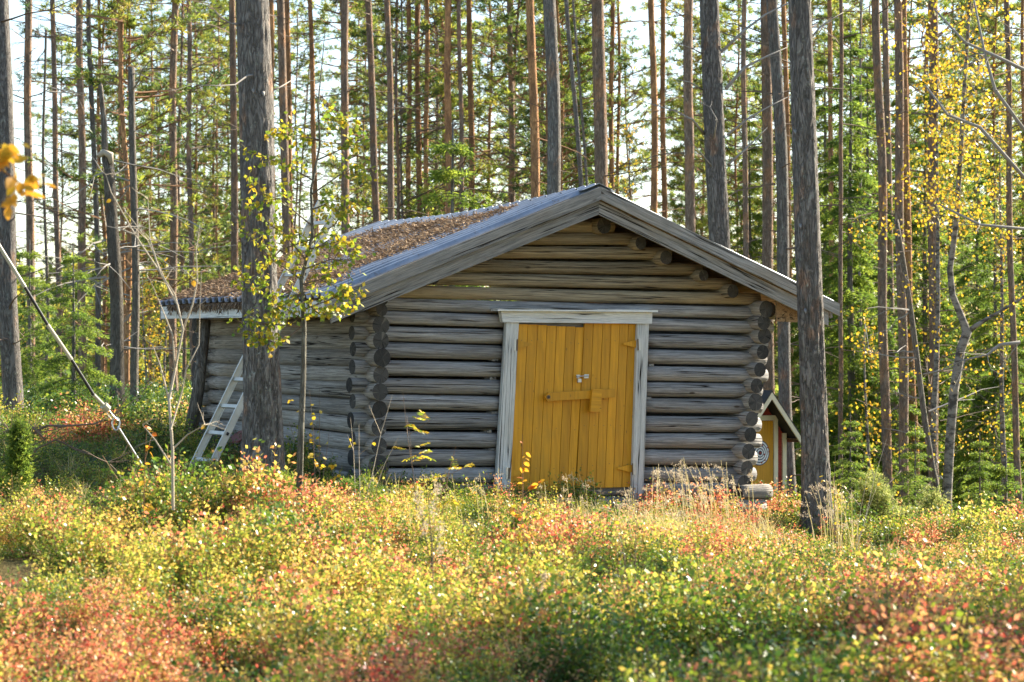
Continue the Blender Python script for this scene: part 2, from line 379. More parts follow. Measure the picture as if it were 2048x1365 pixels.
def littermat():
    m = MT('needle_litter', 0.9, 0.15); n = m.noise(m.coord('World'), 5, 4); c = m.ramp(m.math('ADD', m.math('MULTIPLY', m.attr('rnd'), 0.7), m.math('MULTIPLY', n, 0.3)), [(0.1, (0.07, 0.045, 0.03)), (0.5, (0.22, 0.145, 0.09)), (0.9, (0.50, 0.36, 0.22))])
    m.color(c); m.translucent(c, 0.15); return m.m
M['litter'] = littermat()
def matmat():
    m = MT('needle_mat', 0.95, 0.1); n = m.noise(m.coord('World'), 40, 5, 0.75); c = m.mix(m.ramp(n, [(0.35, 0), (0.65, 1)]), (0.06, 0.042, 0.028), (0.22, 0.15, 0.09)); m.color(c); m.bump(n, 1.0, 0.03); return m.m
M['mat'] = matmat()
M['moss'] = leafmat('moss', [(0.0, (0.05, 0.08, 0.015)), (1.0, (0.16, 0.19, 0.03))], 0.2, 0.8)
M['rock'] = plain('lichened_rock', (0.20, 0.19, 0.17), 0.9, 0, 0.35, 5)

# ------------------------------------------------------------------ ground
def make_ground():
    xs = np.concatenate([[-400, -200, -100, -60, -40, -25, -16], np.arange(-12, 14.01, 0.2), [16, 25, 40, 60, 100, 200, 400]])
    ys = np.concatenate([[-60, -20, 0, 4], np.arange(7, 32, 0.2), np.arange(32, 70, 1.5), [80, 110, 160, 250, 500, 1200]])
    X, Y = np.meshgrid(xs, ys); Z = gz(X, Y)
    V = np.stack([X, Y, Z], -1).reshape(-1, 3); nx = len(xs); ny = len(ys)
    i = np.arange(nx*ny).reshape(ny, nx)
    Q = np.stack([i[:-1, :-1], i[:-1, 1:], i[1:, 1:], i[1:, :-1]], -1).reshape(-1, 4)
    o = link(bpy.data.objects.new('ground', np_mesh('ground', V, Q, M['ground'], smooth=True))); tag(o, kind='structure')
make_ground()

# ------------------------------------------------------------------ the log hut
HUT = P0 + S*2.0; HUT.z = gzf(HUT.x, HUT.y)
hut = empty('log_hut', HUT, 'old grey log hut with low metal roof and a crooked ochre double door', 'hut')

def log_obj(name, A, B, r, mat, parent, neck=None, n=14, endr=None, bend=0.012, extra=0.0):
    """one log as a mesh whose own x axis runs along the log"""
    A = Vector(A); B = Vector(B); L = (B-A).length
    k = max(4, int(L/0.16)); sd = R.random()*100
    vs = []; fs = []
    for i in range(k+1):
        t = L*i/k
        rr = r*(1 + 0.05*noise.noise(Vector((t*0.9, sd, 0))) + 0.02*noise.noise(Vector((t*4, sd, 3))))
        cy = bend*noise.noise(Vector((t*0.35, sd, 9))); cz = bend*noise.noise(Vector((t*0.35, sd, 19)))
        if neck:
            for tn, am in neck:
                q = abs(t-tn)
                if q < 0.13: rr *= 1 - am*(1-q/0.13)
        if i in (0, k): rr *= 0.95
        for j in range(n):
            a = 2*math.pi*j/n
            q = rr*(1 + 0.035*noise.noise(Vector((math.cos(a)*1.2+sd, math.sin(a)*1.2, t*0.5))))
            vs.append((t, cy + math.cos(a)*q, cz + math.sin(a)*q))
    for i in range(k):
        for j in range(n): fs.append((i*n+j, (i+1)*n+j, (i+1)*n+(j+1) % n, i*n+(j+1) % n))
    c0 = len(vs); vs.append((-0.004, 0, 0)); c1 = len(vs); vs.append((L+0.004, 0, 0)); ne = 0
    for j in range(n):
        fs.append((c0, j, (j+1) % n)); fs.append((c1, k*n+(j+1) % n, k*n+j)); ne += 2
    me = bpy.data.meshes.new(name); me.from_pydata(vs, [], fs); me.materials.append(mat); me.materials.append(M['end'])
    sm = [True]*(len(fs)-ne)+[False]*ne
    me.polygons.foreach_set('use_smooth', sm); me.polygons.foreach_set('material_index', [0]*(len(fs)-ne)+[1]*ne)
    o = bpy.data.objects.new(name, me); COL.objects.link(o)
    X = (B-A).normalized(); Yv = Vector((0, 0, 1)).cross(X)
    if Yv.length < 1e-3: Yv = Vector((0, 1, 0))
    Yv.normalize(); Z = X.cross(Yv)
    rot = Matrix((X, Yv, Z)).transposed().to_4x4()
    o.matrix_world = Matrix.Translation(A) @ rot
    if parent is not None:
        o.parent = parent; o.matrix_parent_inverse = Matrix.Translation(-base_of(parent))
    return o
def base_of_chain(p):
    while p.parent is not None: p = p.parent
    return base_of(p)

fw = empty('front_wall', None, parent=hut); lw = empty('left_wall', None, parent=hut); rw = empty('right_wall', None, parent=hut); bw = empty('back_wall', None, parent=hut)
# gable rows: pixel y at the left corner (x 755) and at the right corner (x 1510)
rows = [(634, 656), (667, 687), (700, 718), (735, 751), (771, 782), (804, 814), (841, 850), (879, 882), (915, 915), (952, 948), (984, 976), (1012, 1002), (1040, 1030)]
gable_rows = [(609, 627), (583, 600), (556, 570), (530, 541), (502, 510), (476, 480), (452, 455)]
tpar = lambda p: (p - P0).dot(G)
RUP = GP(1528, 640, 0.2); RDN = GP(1490, 970, 0.2)
def corner_right_t(z): 
    a = (z - RDN.z)/(RUP.z - RDN.z); return tpar(RDN) + a*(tpar(RUP)-tpar(RDN))
TL = tpar(GP(738, 700))
tanr = math.tan(math.radians(21.2))
RIDGE_Z = U(1197, 378, 24).z
def at_t(PA, PB, t):
    ta, tb = tpar(PA), tpar(PB); return PA + (PB-PA)*((t-ta)/(tb-ta))
allr = rows
ysL = [y for y, _ in gable_rows[::-1]] + [y for y, _ in rows]
for i, (yl, yr) in enumerate(rows):
    PA, PB = GP(755, yl), GP(1510, yr)
    j = len(gable_rows)+i
    sp = (ysL[min(j+1, len(ysL)-1)] - ysL[j-1])/2*0.00485 if j+1 < len(ysL) else 0.15
    r = sp*0.5*R.uniform(0.87, 0.97)
    tr = corner_right_t(PB.z)
    e0 = TL - 0.17 - R.uniform(0, 0.04); e1 = tr + 0.21 + R.uniform(-0.03, 0.06)
    jl = tpar(GP(1024 - (yl-640)*0.06, yl)); jr = tpar(GP(1283 - (yl-640)*0.04, yl))
    if 1 <= i <= 9:
        log_obj('log', at_t(PA, PB, e0), at_t(PA, PB, jl), r, M['log'], fw, [(TL-e0, 0.12)])
        log_obj('log', at_t(PA, PB, jr), at_t(PA, PB, e1), r, M['log'], fw, [(tr-jr, 0.12)])
    else:
        log_obj('log', at_t(PA, PB, e0), at_t(PA, PB, e1), r, M['log'], fw, [(TL-e0, 0.12), (tr-e0, 0.12)])
for i, (yl, yr) in enumerate(gable_rows):
    PA, PB = GP(755, yl), GP(1510, yr); z = (PA.z+PB.z)/2
    half = (RIDGE_Z - 0.17 - z - 0.02)/tanr
    a, b = max(-half, TL-0.1), min(half, 2.45)
    sp = 27*0.00495
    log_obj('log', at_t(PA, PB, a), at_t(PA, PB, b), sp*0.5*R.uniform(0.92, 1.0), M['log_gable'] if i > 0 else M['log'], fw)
# small wedges between the logs beside the door
for (px, py) in ((990, 720), (986, 757), (990, 826), (978, 863), (985, 900), (982, 941), (1303, 731), (1298, 797)):
    p = GP(px, py, 0.035); b = MB(); w = R.uniform(0.03, 0.045); b.prism([p-G*w+Vector((0,0,-0.012)), p+G*w+Vector((0,0,-0.014)), p+G*w*0.9+Vector((0,0,0.014)), p-G*w*0.9+Vector((0,0,0.012))], S*0.12)
    b.build('wedge', M['fascia'], fw)
# left wall: near end pixel (centre of the round log end) and far row heights
side = [(764, 620, 640), (762, 651, 659), (763, 682, 686), (764, 716, 713), (763, 750, 739), (760, 785, 766), (759, 819, 793), (758, 855, 822), (759, 893, 851), (757, 933, 882), (757, 972, 912)]
for i, (px, yn, yf) in enumerate(side):
    A = GP(px, yn, 0.20 + R.uniform(-0.03, 0.03)); Bf = LP(432, yf)
    Bf = Bf + S*0.12
    A2 = A; d = (Bf-A).normalized()
    log_obj('log', A2, Bf, R.uniform(0.082, 0.098)*(0.75 if i == 0 else 1) * (1.25 if i >= 9 else 1), M['log_side'], lw, [(0.24, 0.14), ((Bf-A).length-0.2, 0.25)], n=16)
# right wall
sr = [(1532, 618), (1528, 645), (1529, 672), (1526, 705), (1520, 740), (1514, 771), (1512, 804), (1504, 838), (1501, 870), (1497, 903), (1494, 936), (1489, 968), (1492, 993)]
for px, yn in sr:
    A = GP(px, yn, 0.20 + R.uniform(-0.03, 0.03)); 
    log_obj('log', A, A + S*4.35, R.uniform(0.078, 0.096), M['log_side'], rw, [(0.22, 0.14)], n=16)
# back wall
BL = CL + S*4.0
for i in range(13):
    z = GP(755, 1000).z - 0.1 + i*0.165
    a = BL - G*0.2; b = BL + G*4.9; a.z = b.z = z
    log_obj('log', a, b, 0.086, M['log_side'], bw, n=8)
b = MB(); q = [CL, CL+G*4.6, CL+G*4.6+S*4, CL+S*4]
for p in q: p.z = gzf(CL.x, CL.y)-0.25
b.prism([v.copy() for v in q], (0, 0, -0.05)); b.build('earth_floor', M['inside'], hut)

# roof surfaces
FL = U(652, 600, 22.56); FR = U(1197, 380, 24.0); BLf = U(322, 614, 26.4); BRf = U(760, 456, 28.2)
ER = U(1671, 612, 25.41); EB = ER + (BRf-FR) + Vector((0, 0, 0.05))
EB.z = ER.z - 0.03
def slope(A0, A1, B0, B1, u, v):    # u along the ridge (front to back), v from eave to ridge
    p = (A0*(1-v)+A1*v)*(1-u) + (B0*(1-v)+B1*v)*u
    return p + Vector((0, 0, -0.05*math.sin(math.pi*u)*v))
roof = empty('roof', None, parent=hut)
def roof_sheet(A0, A1, B0, B1, flip):
    L = (B1-A1).length; nu = int(L/0.0135); nv = 18; vs = []; 
    for i in range(nu+1):
        u = i/nu; ph = (u*L/0.19) % 1.0
        h = 0.045*max(0.0, min(1.0, (0.26-abs(ph-0.5))*8))
        for j in range(nv+1):
            v = j/nv; p = slope(A0, A1, B0, B1, u, v)
            p.z += h + 0.012*noise.noise(p*1.3); vs.append(p)
    fs = [(i*(nv+1)+j, (i+1)*(nv+1)+j, (i+1)*(nv+1)+j+1, i*(nv+1)+j+1) for i in range(nu) for j in range(nv)]
    if flip: fs = [f[::-1] for f in fs]
    b = MB(); b.add(vs, fs); o = b.build('roof_sheet', M['roof'], roof)
    md = o.modifiers.new('thick', 'SOLIDIFY'); md.thickness = 0.004; return o
up = Vector((0, 0, 1))
dgl = (FL-FR).normalized(); dgr = (ER-FR).normalized()
ov = Vector((0, 0, 0.03))
roof_sheet(FL+ov+dgl*0.03, FR+ov, BLf+ov+dgl*0.03, BRf+ov, True); roof_sheet(ER+ov+dgr*0.03, FR+ov, EB+ov, BRf+ov, False)
# ridge cap: two flat wings
for A, Bb, dd in ((FR, BRf, dgl), (FR, BRf, dgr)):
    b = MB(); n = 12; e = up*0.052 - S*0.02
    vs = []
    for i in range(n+1):
        u = i/n; p = slope(FL, FR, BLf, BRf, u, 1.0) + up*0.062 - S*0.025*(1-u)
        q = p + dd*0.20 ; vs += [p, q]
    fs = [(2*i, 2*i+1, 2*i+3, 2*i+2) for i in range(n)]
    b.add(vs, fs); o = b.build('ridge_cap', M['roof'], roof); md = o.modifiers.new('thick', 'SOLIDIFY'); md.thickness = 0.003
# screws along the cap
for i in range(16):
    u = (i+0.5)/16; p = slope(FL, FR, BLf, BRf, u, 1.0)+up*0.068+dgl*0.17
    b = MB(); b.tube([p, p+up*0.014], 0.012, 6); b.build('screw', M['black'], roof)
# underlay boards (run along the ridge direction) under each slope
def deck(A0, A1, B0, B1, n=13):
    for k in range(n):
        v0, v1 = k/n+0.004, (k+1)/n-0.002
        dz = -up*(0.005 + 0.002*(k % 2))
        q = [slope(A0, A1, B0, B1, 0, v0)+dz, slope(A0, A1, B0, B1, 1, v0)+dz, slope(A0, A1, B0, B1, 1, v1)+dz, slope(A0, A1, B0, B1, 0, v1)+dz]
        b = MB(); b.prism([x + S*0.03 if i in (0, 3) else x - S*0.02 for i, x in enumerate(q)], -up*0.025); b.build('deck_board', M['deck'], roof, along=S)
deck(FL, FR, BLf, BRf); deck(ER, FR, EB, BRf)
# barge boards on the front verge: an upper one and a lower one set back
def barge(P, Q, h0, h1, off, thick, mat=None, name='barge_board'):
    b = MB(); o = -S*off
    b.prism([P+o-up*h1, Q+o-up*h1, Q+o-up*h0, P+o-up*h0], S*thick); return b.build(name, mat or M['fascia'], roof, along=Q-P)
endL = FL + dgl*0.02 ; endR = ER + dgr*0.02
barge(endL, FR+dgr*0.002, -0.028, 0.10, 0.05, 0.028); barge(FR+dgr*0.004, endR, -0.028, 0.10, 0.05, 0.028)
barge(FL + dgl*-0.06, FR, 0.108, 0.245, 0.004, 0.028); barge(FR+dgr*0.003, ER-dgr*0.10, 0.108, 0.245, 0.004, 0.028)
# back verge
b = MB(); b.prism([BLf-up*0.15, BRf-up*0.15, BRf+up*0.03, BLf+up*0.03], S*0.03); b.build('barge_board', M['fascia'], roof)
b = MB(); b.prism([BRf-up*0.15, EB-up*0.15, EB+up*0.03, BRf+up*0.03], S*0.03); b.build('barge_board', M['fascia'], roof)
# eave boards
b = MB(); b.prism([FL-up*0.155+S*0.05, BLf-up*0.13, BLf+up*0.0, FL+S*0.05-up*0.005], G*0.028); b.build('eave_board', M['frame'], roof, along=S)
b = MB(); b.prism([ER-up*0.13+S*0.05, EB-up*0.13, EB-up*0.005, ER+S*0.05-up*0.005], -G*0.028); b.build('eave_board', M['fascia'], roof)
# soffit triangles / closing board seen below the right eave
p = GP(1553, 643, 0.0); b = MB(); b.prism([GP(1553, 643, 0.3), GP(1592, 645, 0.3), GP(1640, 640, 0.3)+up*0.02, GP(1553, 600, 0.3)], S*0.02); b.build('closing_board', M['deck'], roof)
# purlins: round logs carrying the roof and sticking out of the gable
for (px, py, r) in ((1208, 452, 0.085), (1281, 486, 0.07), (1332, 516, 0.075), (1408, 551, 0.062), (1466, 583, 0.075), (1540, 619, 0.085)):
    A = GP(px, py, 0.17); log_obj('purlin', A, A+S*4.5, r, M['log_gable'], hut, n=14)
for t in (-0.55, -1.1, -1.7, -2.25):
    A = P0 + G*t - S*0.17; A.z = RIDGE_Z - 0.235 - abs(t)*tanr; log_obj('purlin', A, A+S*4.5, 0.07, M['log_gable'], hut, n=12)

# door frame
frame = empty('door_frame', None, parent=hut)
def board4(name, pts, off, thick, mat, parent):
    b = MB(); q = [GP(x, y, off) for x, y in pts]; b.prism(q, S*thick); return b.build(name, mat, parent, along=(q[1]-q[0]) if (q[1]-q[0]).length > (q[2]-q[1]).length else (q[2]-q[1]))
board4('jamb', [(989, 1032), (1018, 1022), (1038, 644), (1013, 644)], 0.145, 0.05, M['frame'], frame)
board4('jamb', [(1263, 1012), (1286, 1012), (1298, 647), (1275, 647)], 0.145, 0.05, M['frame'], frame)
board4('header', [(1006, 645), (1304, 648), (1305, 625), (1002, 622)], 0.165, 0.06, M['frame'], frame)
board4('header_cap', [(995, 622.4), (1316, 624.6), (1316, 620.5), (997, 617.5)], 0.21, 0.14, M['frame'], frame)
# doors: individual boards
def door_leaf(xt, xb, yt, yb, off):
    d = empty('door', None, parent=hut)
    for i in range(len(xt)-1):
        g = 0.5
        b = MB(); o = off + R.uniform(0, 0.004)
        b.prism([GP(xb[i]+g, yb[i], o), GP(xb[i+1]-g, yb[i], o), GP(xt[i+1]-g, yt[i], o), GP(xt[i]+g, yt[i], o)], S*0.022)
        b.build('board', M['ochre'], d)
        # nail heads
        for fr in (0.10, 0.34, 0.62, 0.86):
            x = (xt[i]+xt[i+1])/2*(1-fr)+(xb[i]+xb[i+1])/2*fr; y = yt[i]*(1-fr)+yb[i]*fr
            if R.random() < 0.7:
                p = GP(x+R.uniform(-2, 2), y+R.uniform(-2, 2), o+0.001); nb = MB(); nb.tube([p, p-S*0.002], 0.0042, 6); nb.build('nail', M['rusty'], d)
    return d
sc = lambda xs: [900+x/2.73 for x in xs]; 
xt1 = sc([373, 426, 480, 530, 582, 634, 685, 733]); xb1 = sc([327, 380, 433, 487, 541, 592, 640, 684])
dl = door_leaf(xt1, xb1, [649, 649.5, 650.5, 652, 653, 653.5, 655], [981, 981, 981.5, 982, 982, 982.5, 983], 0.10)
xt2 = sc([734, 783, 835, 880, 928, 975, 1024]); xb2 = sc([690, 745, 795, 845, 890, 938, 988])
dr = door_leaf(xt2, xb2, [646.5, 647, 647, 647.5, 648, 648.5], [976, 976, 975.5, 975.5, 975, 974.5], 0.108)
# backing ledges, behind the boards
for (a, c) in (((1030, 700), (1165, 700)), ((1025, 900), (1155, 900)), ((1170, 700), (1270, 700)), ((1160, 900), (1262, 900))):
    b = MB(); b.bar(GP(a[0], a[1], 0.06), GP(c[0], c[1], 0.06), 0.02, 0.1); b.build('ledge', M['ochre'], dl if a[0] < 1100 else dr)
# wooden bar, keeper
b = MB(); f = [GP(x, y, 0.16) for x, y in ((1090, 794), (1095, 803), (1230, 795), (1231, 778), (1097, 786))]
b.add(f+[p+S*0.028 for p in f], [(0,1,2,3,4), (9,8,7,6,5), (0,5,6,1), (1,6,7,2), (2,7,8,3), (3,8,9,4), (4,9,5,0)]); b.build('locking_bar', M['ochre'], dl)
board4('keeper', [(1181, 824), (1202, 824), (1204, 779), (1185, 779)], 0.195, 0.035, M['ochre'], dr)
board4('keeper_spacer', [(1183, 821), (1200, 821), (1202, 806), (1184, 806)], 0.157, 0.047, M['ochre'], dr)
p = GP(1097, 794.5, 0.162); b = MB(); b.tube([p+S*0.004, p-S*0.005], 0.020, 14); b.build('washer', M['rusty'], dl)
b = MB(); b.tube([p-S*0.004, p-S*0.016], 0.009, 6); b.build('bolt', M['black'], dl)
# bolt latch of bright metal
board4('latch_plate', [(1168, 757), (1177, 757), (1178, 749), (1169, 749)], 0.135, 0.006, M['steel'], dr)
board4('latch_plate', [(1153, 756), (1159, 756), (1160, 750), (1153, 750)], 0.128, 0.006, M['steel'], dl)
b = MB(); b.tube([GP(1154, 753.5, 0.146), GP(1177, 752, 0.148)], 0.006, 8); b.build('latch_bolt', M['steel'], dr)
b = MB(); b.tube([GP(1155, 752, 0.146), GP(1155, 757, 0.158), GP(1156, 760, 0.15)], 0.005, 6); b.build('latch_knob', M['steel'], dl)
board4('padlock', [(1156, 765), (1163, 765), (1163, 758), (1156, 758)], 0.142, 0.02, M['steel'], dl)
# hinges: triangular straps and knuckles
def hinge(x, y, s, par, big=True):
    hm = M['ochre'] if big else M['rusty']; d0 = s
    b = MB(); q = [GP(x, y-7, 0.132), GP(x+d0*4, y-7, 0.132), GP(x+d0*28, y-1.5, 0.132), GP(x+d0*28, y+1.5, 0.132), GP(x+d0*4, y+8, 0.132), GP(x, y+8, 0.132)]
    if s > 0: q = q[::-1]
    b.add(q+[p+S*0.004 for p in q], [(0,1,2,3,4,5), (11,10,9,8,7,6)]+[(i, i+6, (i+1) % 6+6, (i+1) % 6) for i in range(6)]); b.build('hinge_strap', hm, par)
    b = MB(); b.tube([GP(x-d0*1, y-10, 0.158), GP(x-d0*1.5, y+13, 0.158)], 0.007, 8); b.build('hinge_knuckle', M['rusty'], par)
    b = MB(); a = [GP(x-d0*2, y-11, 0.152), GP(x-d0*7, y-11, 0.152), GP(x-d0*7.5, y+13, 0.152), GP(x-d0*2.5, y+13, 0.152)]
    if s < 0: a = a[::-1]
    b.prism(a[::-1], S*0.005); b.build('hinge_leaf', M['steel'], par)
hinge(1036, 689, 1, dl); hinge(1275, 688, -1, dr); hinge(1020, 946, 1, dl); hinge(1264, 937, -1, dr)

# needle litter and moss lying on the roof
def mask(u, v):
    p = noise.noise(Vector((u*5, v*2.5, 1.3)))*0.75 + noise.noise(Vector((u*30, v*4, 5)))*0.75
    e = 0.5
    e -= max(0, 0.27-u)*5.0*(1 if v > 0.2 else 0.6); e -= max(0, v-0.84)*7; e += max(0, 0.5-v)*0.6
    e -= max(0, u-0.93)*5 * (v > 0.5)
    e -= max(0, 0.12-v)*3*(u < 0.3)
    e += 0.25*math.exp(-((u-0.30-v*0.1)**2)/0.03)*0.5
    return e + p
def make_litter():
    nu, nv = 150, 90; vs = []; ids = {}; fs = []; hgt = {}
    for i in range(nu+1):
        for j in range(nv+1):
            u, v = i/nu, j/nv; k = mask(u, v)
            if k > 0.22:
                p = slope(FL+ov, FR+ov, BLf+ov, BRf+ov, u, v); h = 0.008 + 0.035*min(1, (k-0.22)*1.6)*(0.6+0.6*noise.noise(Vector((u*60, v*40, 0)))) 
                p.z += h; ids[(i, j)] = len(vs); vs.append(p)
    for i in range(nu):
        for j in range(nv):
            q = [(i, j), (i+1, j), (i+1, j+1), (i, j+1)]
            if all(a in ids for a in q): fs.append(tuple(ids[a] for a in q)[::-1])
    b = MB(); b.add(vs, fs); o = b.build('needle_mat', M['mat'], None, smooth=True)
    C = []; 
    while len(C) < 30000:
        u, v = R.random(), R.random(); k = mask(u, v)
        if k > 0.12 + R.random()*0.15:
            p = slope(FL+ov, FR+ov, BLf+ov, BRf+ov, u, v); p.z += 0.020 + (0.03*min(1, (k-0.22)*1.6)+R.uniform(0, 0.015) if k > 0.22 else 0.0); C.append(p)
    # hanging fringe over the left eave, thicker to the back
    nfr = 0
    for i in range(1400):
        u = R.uniform(0.30, 0.93); p = slope(FL+ov, FR+ov, BLf+ov, BRf+ov, u, 0) + dgl*0.04
        p.z -= R.random()**2*0.07*(0.5+abs(noise.noise(Vector((u*40, 0, 0))))*1.6) ; C.append(p); nfr += 1
    C = np.array(C); D = NR.randn(len(C), 3); D[:, 2] *= 0.25; D[-nfr:, 2] -= 2.5
    V, Q = blades(C, D, 0.055, 0.011, 0.1, NR); me = np_mesh('needle_litter', V, Q, M['litter'], NR.rand(len(Q)))
    o2 = link(bpy.data.objects.new('needle_litter', me)); tag(o2, 'brown pine needle litter and moss spread over the left roof slope', 'litter', kind='stuff')
    o.parent = o2; tag(o, kind='stuff')
make_litter()

# ------------------------------------------------------------------ ladder
def make_ladder():
    base = Vector((-2.99, 22.86, 0)); base.z = gzf(base.x, base.y)+0.02
    eave = Vector((-2.165, 23.32, FL.z+0.0)) - G*0.06
    d = (eave-base).normalized(); top = base + d*2.95
    L = empty('ladder', base, 'aluminium ladder leaning on the low eave behind the thick pine', 'ladder')
    nrm = d.cross(S).normalized()
    for s in (-0.5, 0.5):
        o = S*0.47*s; A = base+o - d*0.05; B = top + o + (d*0.0 if s < 0 else d*0.06)
        b = MB(); x = nrm
        for (w, t, sh) in ((0.062, 0.006, 0),):     # web of the channel section
            b.prism([A-x*w/2, A+x*w/2, B+x*w/2, B-x*w/2], S*t*(1 if s < 0 else -1))
        for q in (-1, 1):                            # flanges
            e = x*q*0.031; b.prism([A+e-x*0.003, A+e+x*0.003, B+e+x*0.003, B+e-x*0.003], S*0.022*(1 if s < 0 else -1))
        b.build('rail', M['alu'], L)
        b = MB(); b.bar(A - d*0.02, A + d*0.06, 0.075, 0.035, up=S); b.build('foot', M['black'], L)
    for i in range(10):
        c = base + d*(0.20+0.285*i); a, e = c - S*0.235, c + S*0.235
        b = MB(); b.bar(a, e, 0.034, 0.024, up=nrm); b.build('rung', M['alu'], L)
        if i in (0, 1, 7, 8):
            b = MB(); b.bar(a - S*0.003+nrm*-0.0, a-S*0.010, 0.03, 0.024, up=nrm); b.build('rung_plug', M['black'], L)
make_ladder()

# ------------------------------------------------------------------ outhouse behind the right corner
def make_outhouse():
    yaw = math.radians(33); g = Vector((math.cos(yaw), math.sin(yaw), 0)); s = Vector((-math.sin(yaw), math.cos(yaw), 0))
    D = 36.0; c = U(1517, 1045, D); zb = c.z - 0.1; c.z = zb; pk = U(1541, 785, D-0.25).z
    o = empty('outhouse', c, 'small red outhouse with cream trim and a dartboard on its ochre door', 'outhouse')
    P = lambda x, z, y=0: c + g*x + s*y + up*z
    H = U(1568, 872, D).z - zb; W = 0.50; pkh = pk-zb
    for i in range(int(H/0.11)+1):      # red horizontal boards of the front, right of the door and left of it
        for (a, e) in ((0.29, W), (-W, -0.29)):
            b = MB(); b.prism([P(a, i*0.11), P(e, i*0.11), P(e, i*0.11+0.106), P(a, i*0.11+0.106)], s*0.02); b.build('wall_board', M['red_paint'], o)
    k = 0; z = H
    while z < pkh-0.05:
        w = W*1.0*(pkh-z)/(pkh-H); b = MB(); b.prism([P(-w, z, 0.001), P(w, z, 0.001), P(max(0.01, w-0.09), z+0.09, 0.001), P(-max(0.01, w-0.09), z+0.09, 0.001)], s*0.02); b.build('gable_board', M['red_paint'], o); z += 0.093
    b = MB()
    b.prism([P(-W, 0, 0.02), P(-W, 0, 1.2), P(-W, H, 1.2), P(-W, H, 0.02)], g*0.02); b.build('side_wall', M['red_paint'], o)
    b = MB(); b.prism([P(W, 0, 1.2), P(W, 0, 0.02), P(W, H, 0.02), P(W, H, 1.2)], -g*0.02); b.build('side_wall', M['red_paint'], o)
    b = MB(); b.prism([P(-W, 0, 1.2), P(W, 0, 1.2), P(W, H, 1.2), P(-W, H, 1.2)], -s*0.02); b.build('back_wall', M['red_paint'], o)
    # door
    zt = U(1540, 843, D).z - zb
    b = MB(); b.prism([P(-0.27, 0.05, -0.012), P(0.27, 0.05, -0.012), P(0.27, zt, -0.012), P(-0.27, zt, -0.012)], s*0.03); d = b.build('door', M['ochre'], o)
    for x0, x1, z0, z1, dy in ((0.275, 0.35, 0, zt+0.01, -0.03), (-0.35, -0.275, 0, zt+0.01, -0.03), (W-0.055, W+0.015, 0, H+0.03, -0.03), (-W-0.015, -W+0.055, 0, H+0.03, -0.03), (-0.38, 0.38, zt+0.01, zt+0.085, -0.035)):
        b = MB(); b.prism([P(x0, z0, dy), P(x1, z0, dy), P(x1, z1, dy), P(x0, z1, dy)], s*0.028); b.build('trim_board', M['cream_paint'], o)
    # roof: felt sheets with barge boards, overhanging to the front
    for sg in (-1, 1):
        e = P(sg*(W+0.13), H-0.13+0.02, -0.32); r = P(0, pkh, -0.32); back = s*1.75
        b = MB(); b.prism([e, r, r+back, e+back] if sg > 0 else [r, e, e+back, r+back], up*0.03); b.build('roof_slope', M['felt'], o)
        b = MB(); q = [e-up*0.10, r-up*0.10, r+up*0.01, e+up*0.01]; b.prism(q if sg < 0 else [q[1], q[0], q[3], q[2]], s*0.022) ; ob = b.build('barge_board', M['cream_paint'], o)
        b = MB(); b.prism([P(sg*W, H-0.06, -0.28), P(sg*(W+0.11), H-0.06, -0.28), P(sg*(W+0.11), H-0.06, 1.4), P(sg*W, H-0.06, 1.4)], up*0.012); b.build('soffit_board', M['deck'], o)
    # dartboard of concentric rings hanging on the door: a thing of its own
    ct = P(0.0, U(1517, 906, D).z - zb, -0.018)
    t = empty('dartboard', ct, 'round dartboard of blue and white rings hanging on the outhouse door', 'dartboard')
    rs = [0.19, 0.175, 0.15, 0.135, 0.11, 0.095, 0.07, 0.055, 0.035]
    for i, rr in enumerate(rs):
        b = MB(); y = -s*(0.004+0.0025*i); b.tube([ct, ct+y], rr, 36); b.build('ring', M['navy_paint'] if i % 2 == 0 else M['white_paint'], t)
    b = MB(); b.tube([ct, ct-s*0.03], 0.018, 16); b.build('bullseye', M['red_paint'], t)
    for a, rr in ((0.5, 0.16), (1.25, 0.12), (-0.9, 0.14), (-0.3, 0.08), (0.1, 0.165), (-1.4, 0.15)):
        p = ct + g*math.cos(a)*rr + up*math.sin(a)*rr - s*0.026; b = MB(); b.tube([p, p-s*0.008], 0.012, 8); b.build('number_patch', M['red_paint'], t)
make_outhouse()

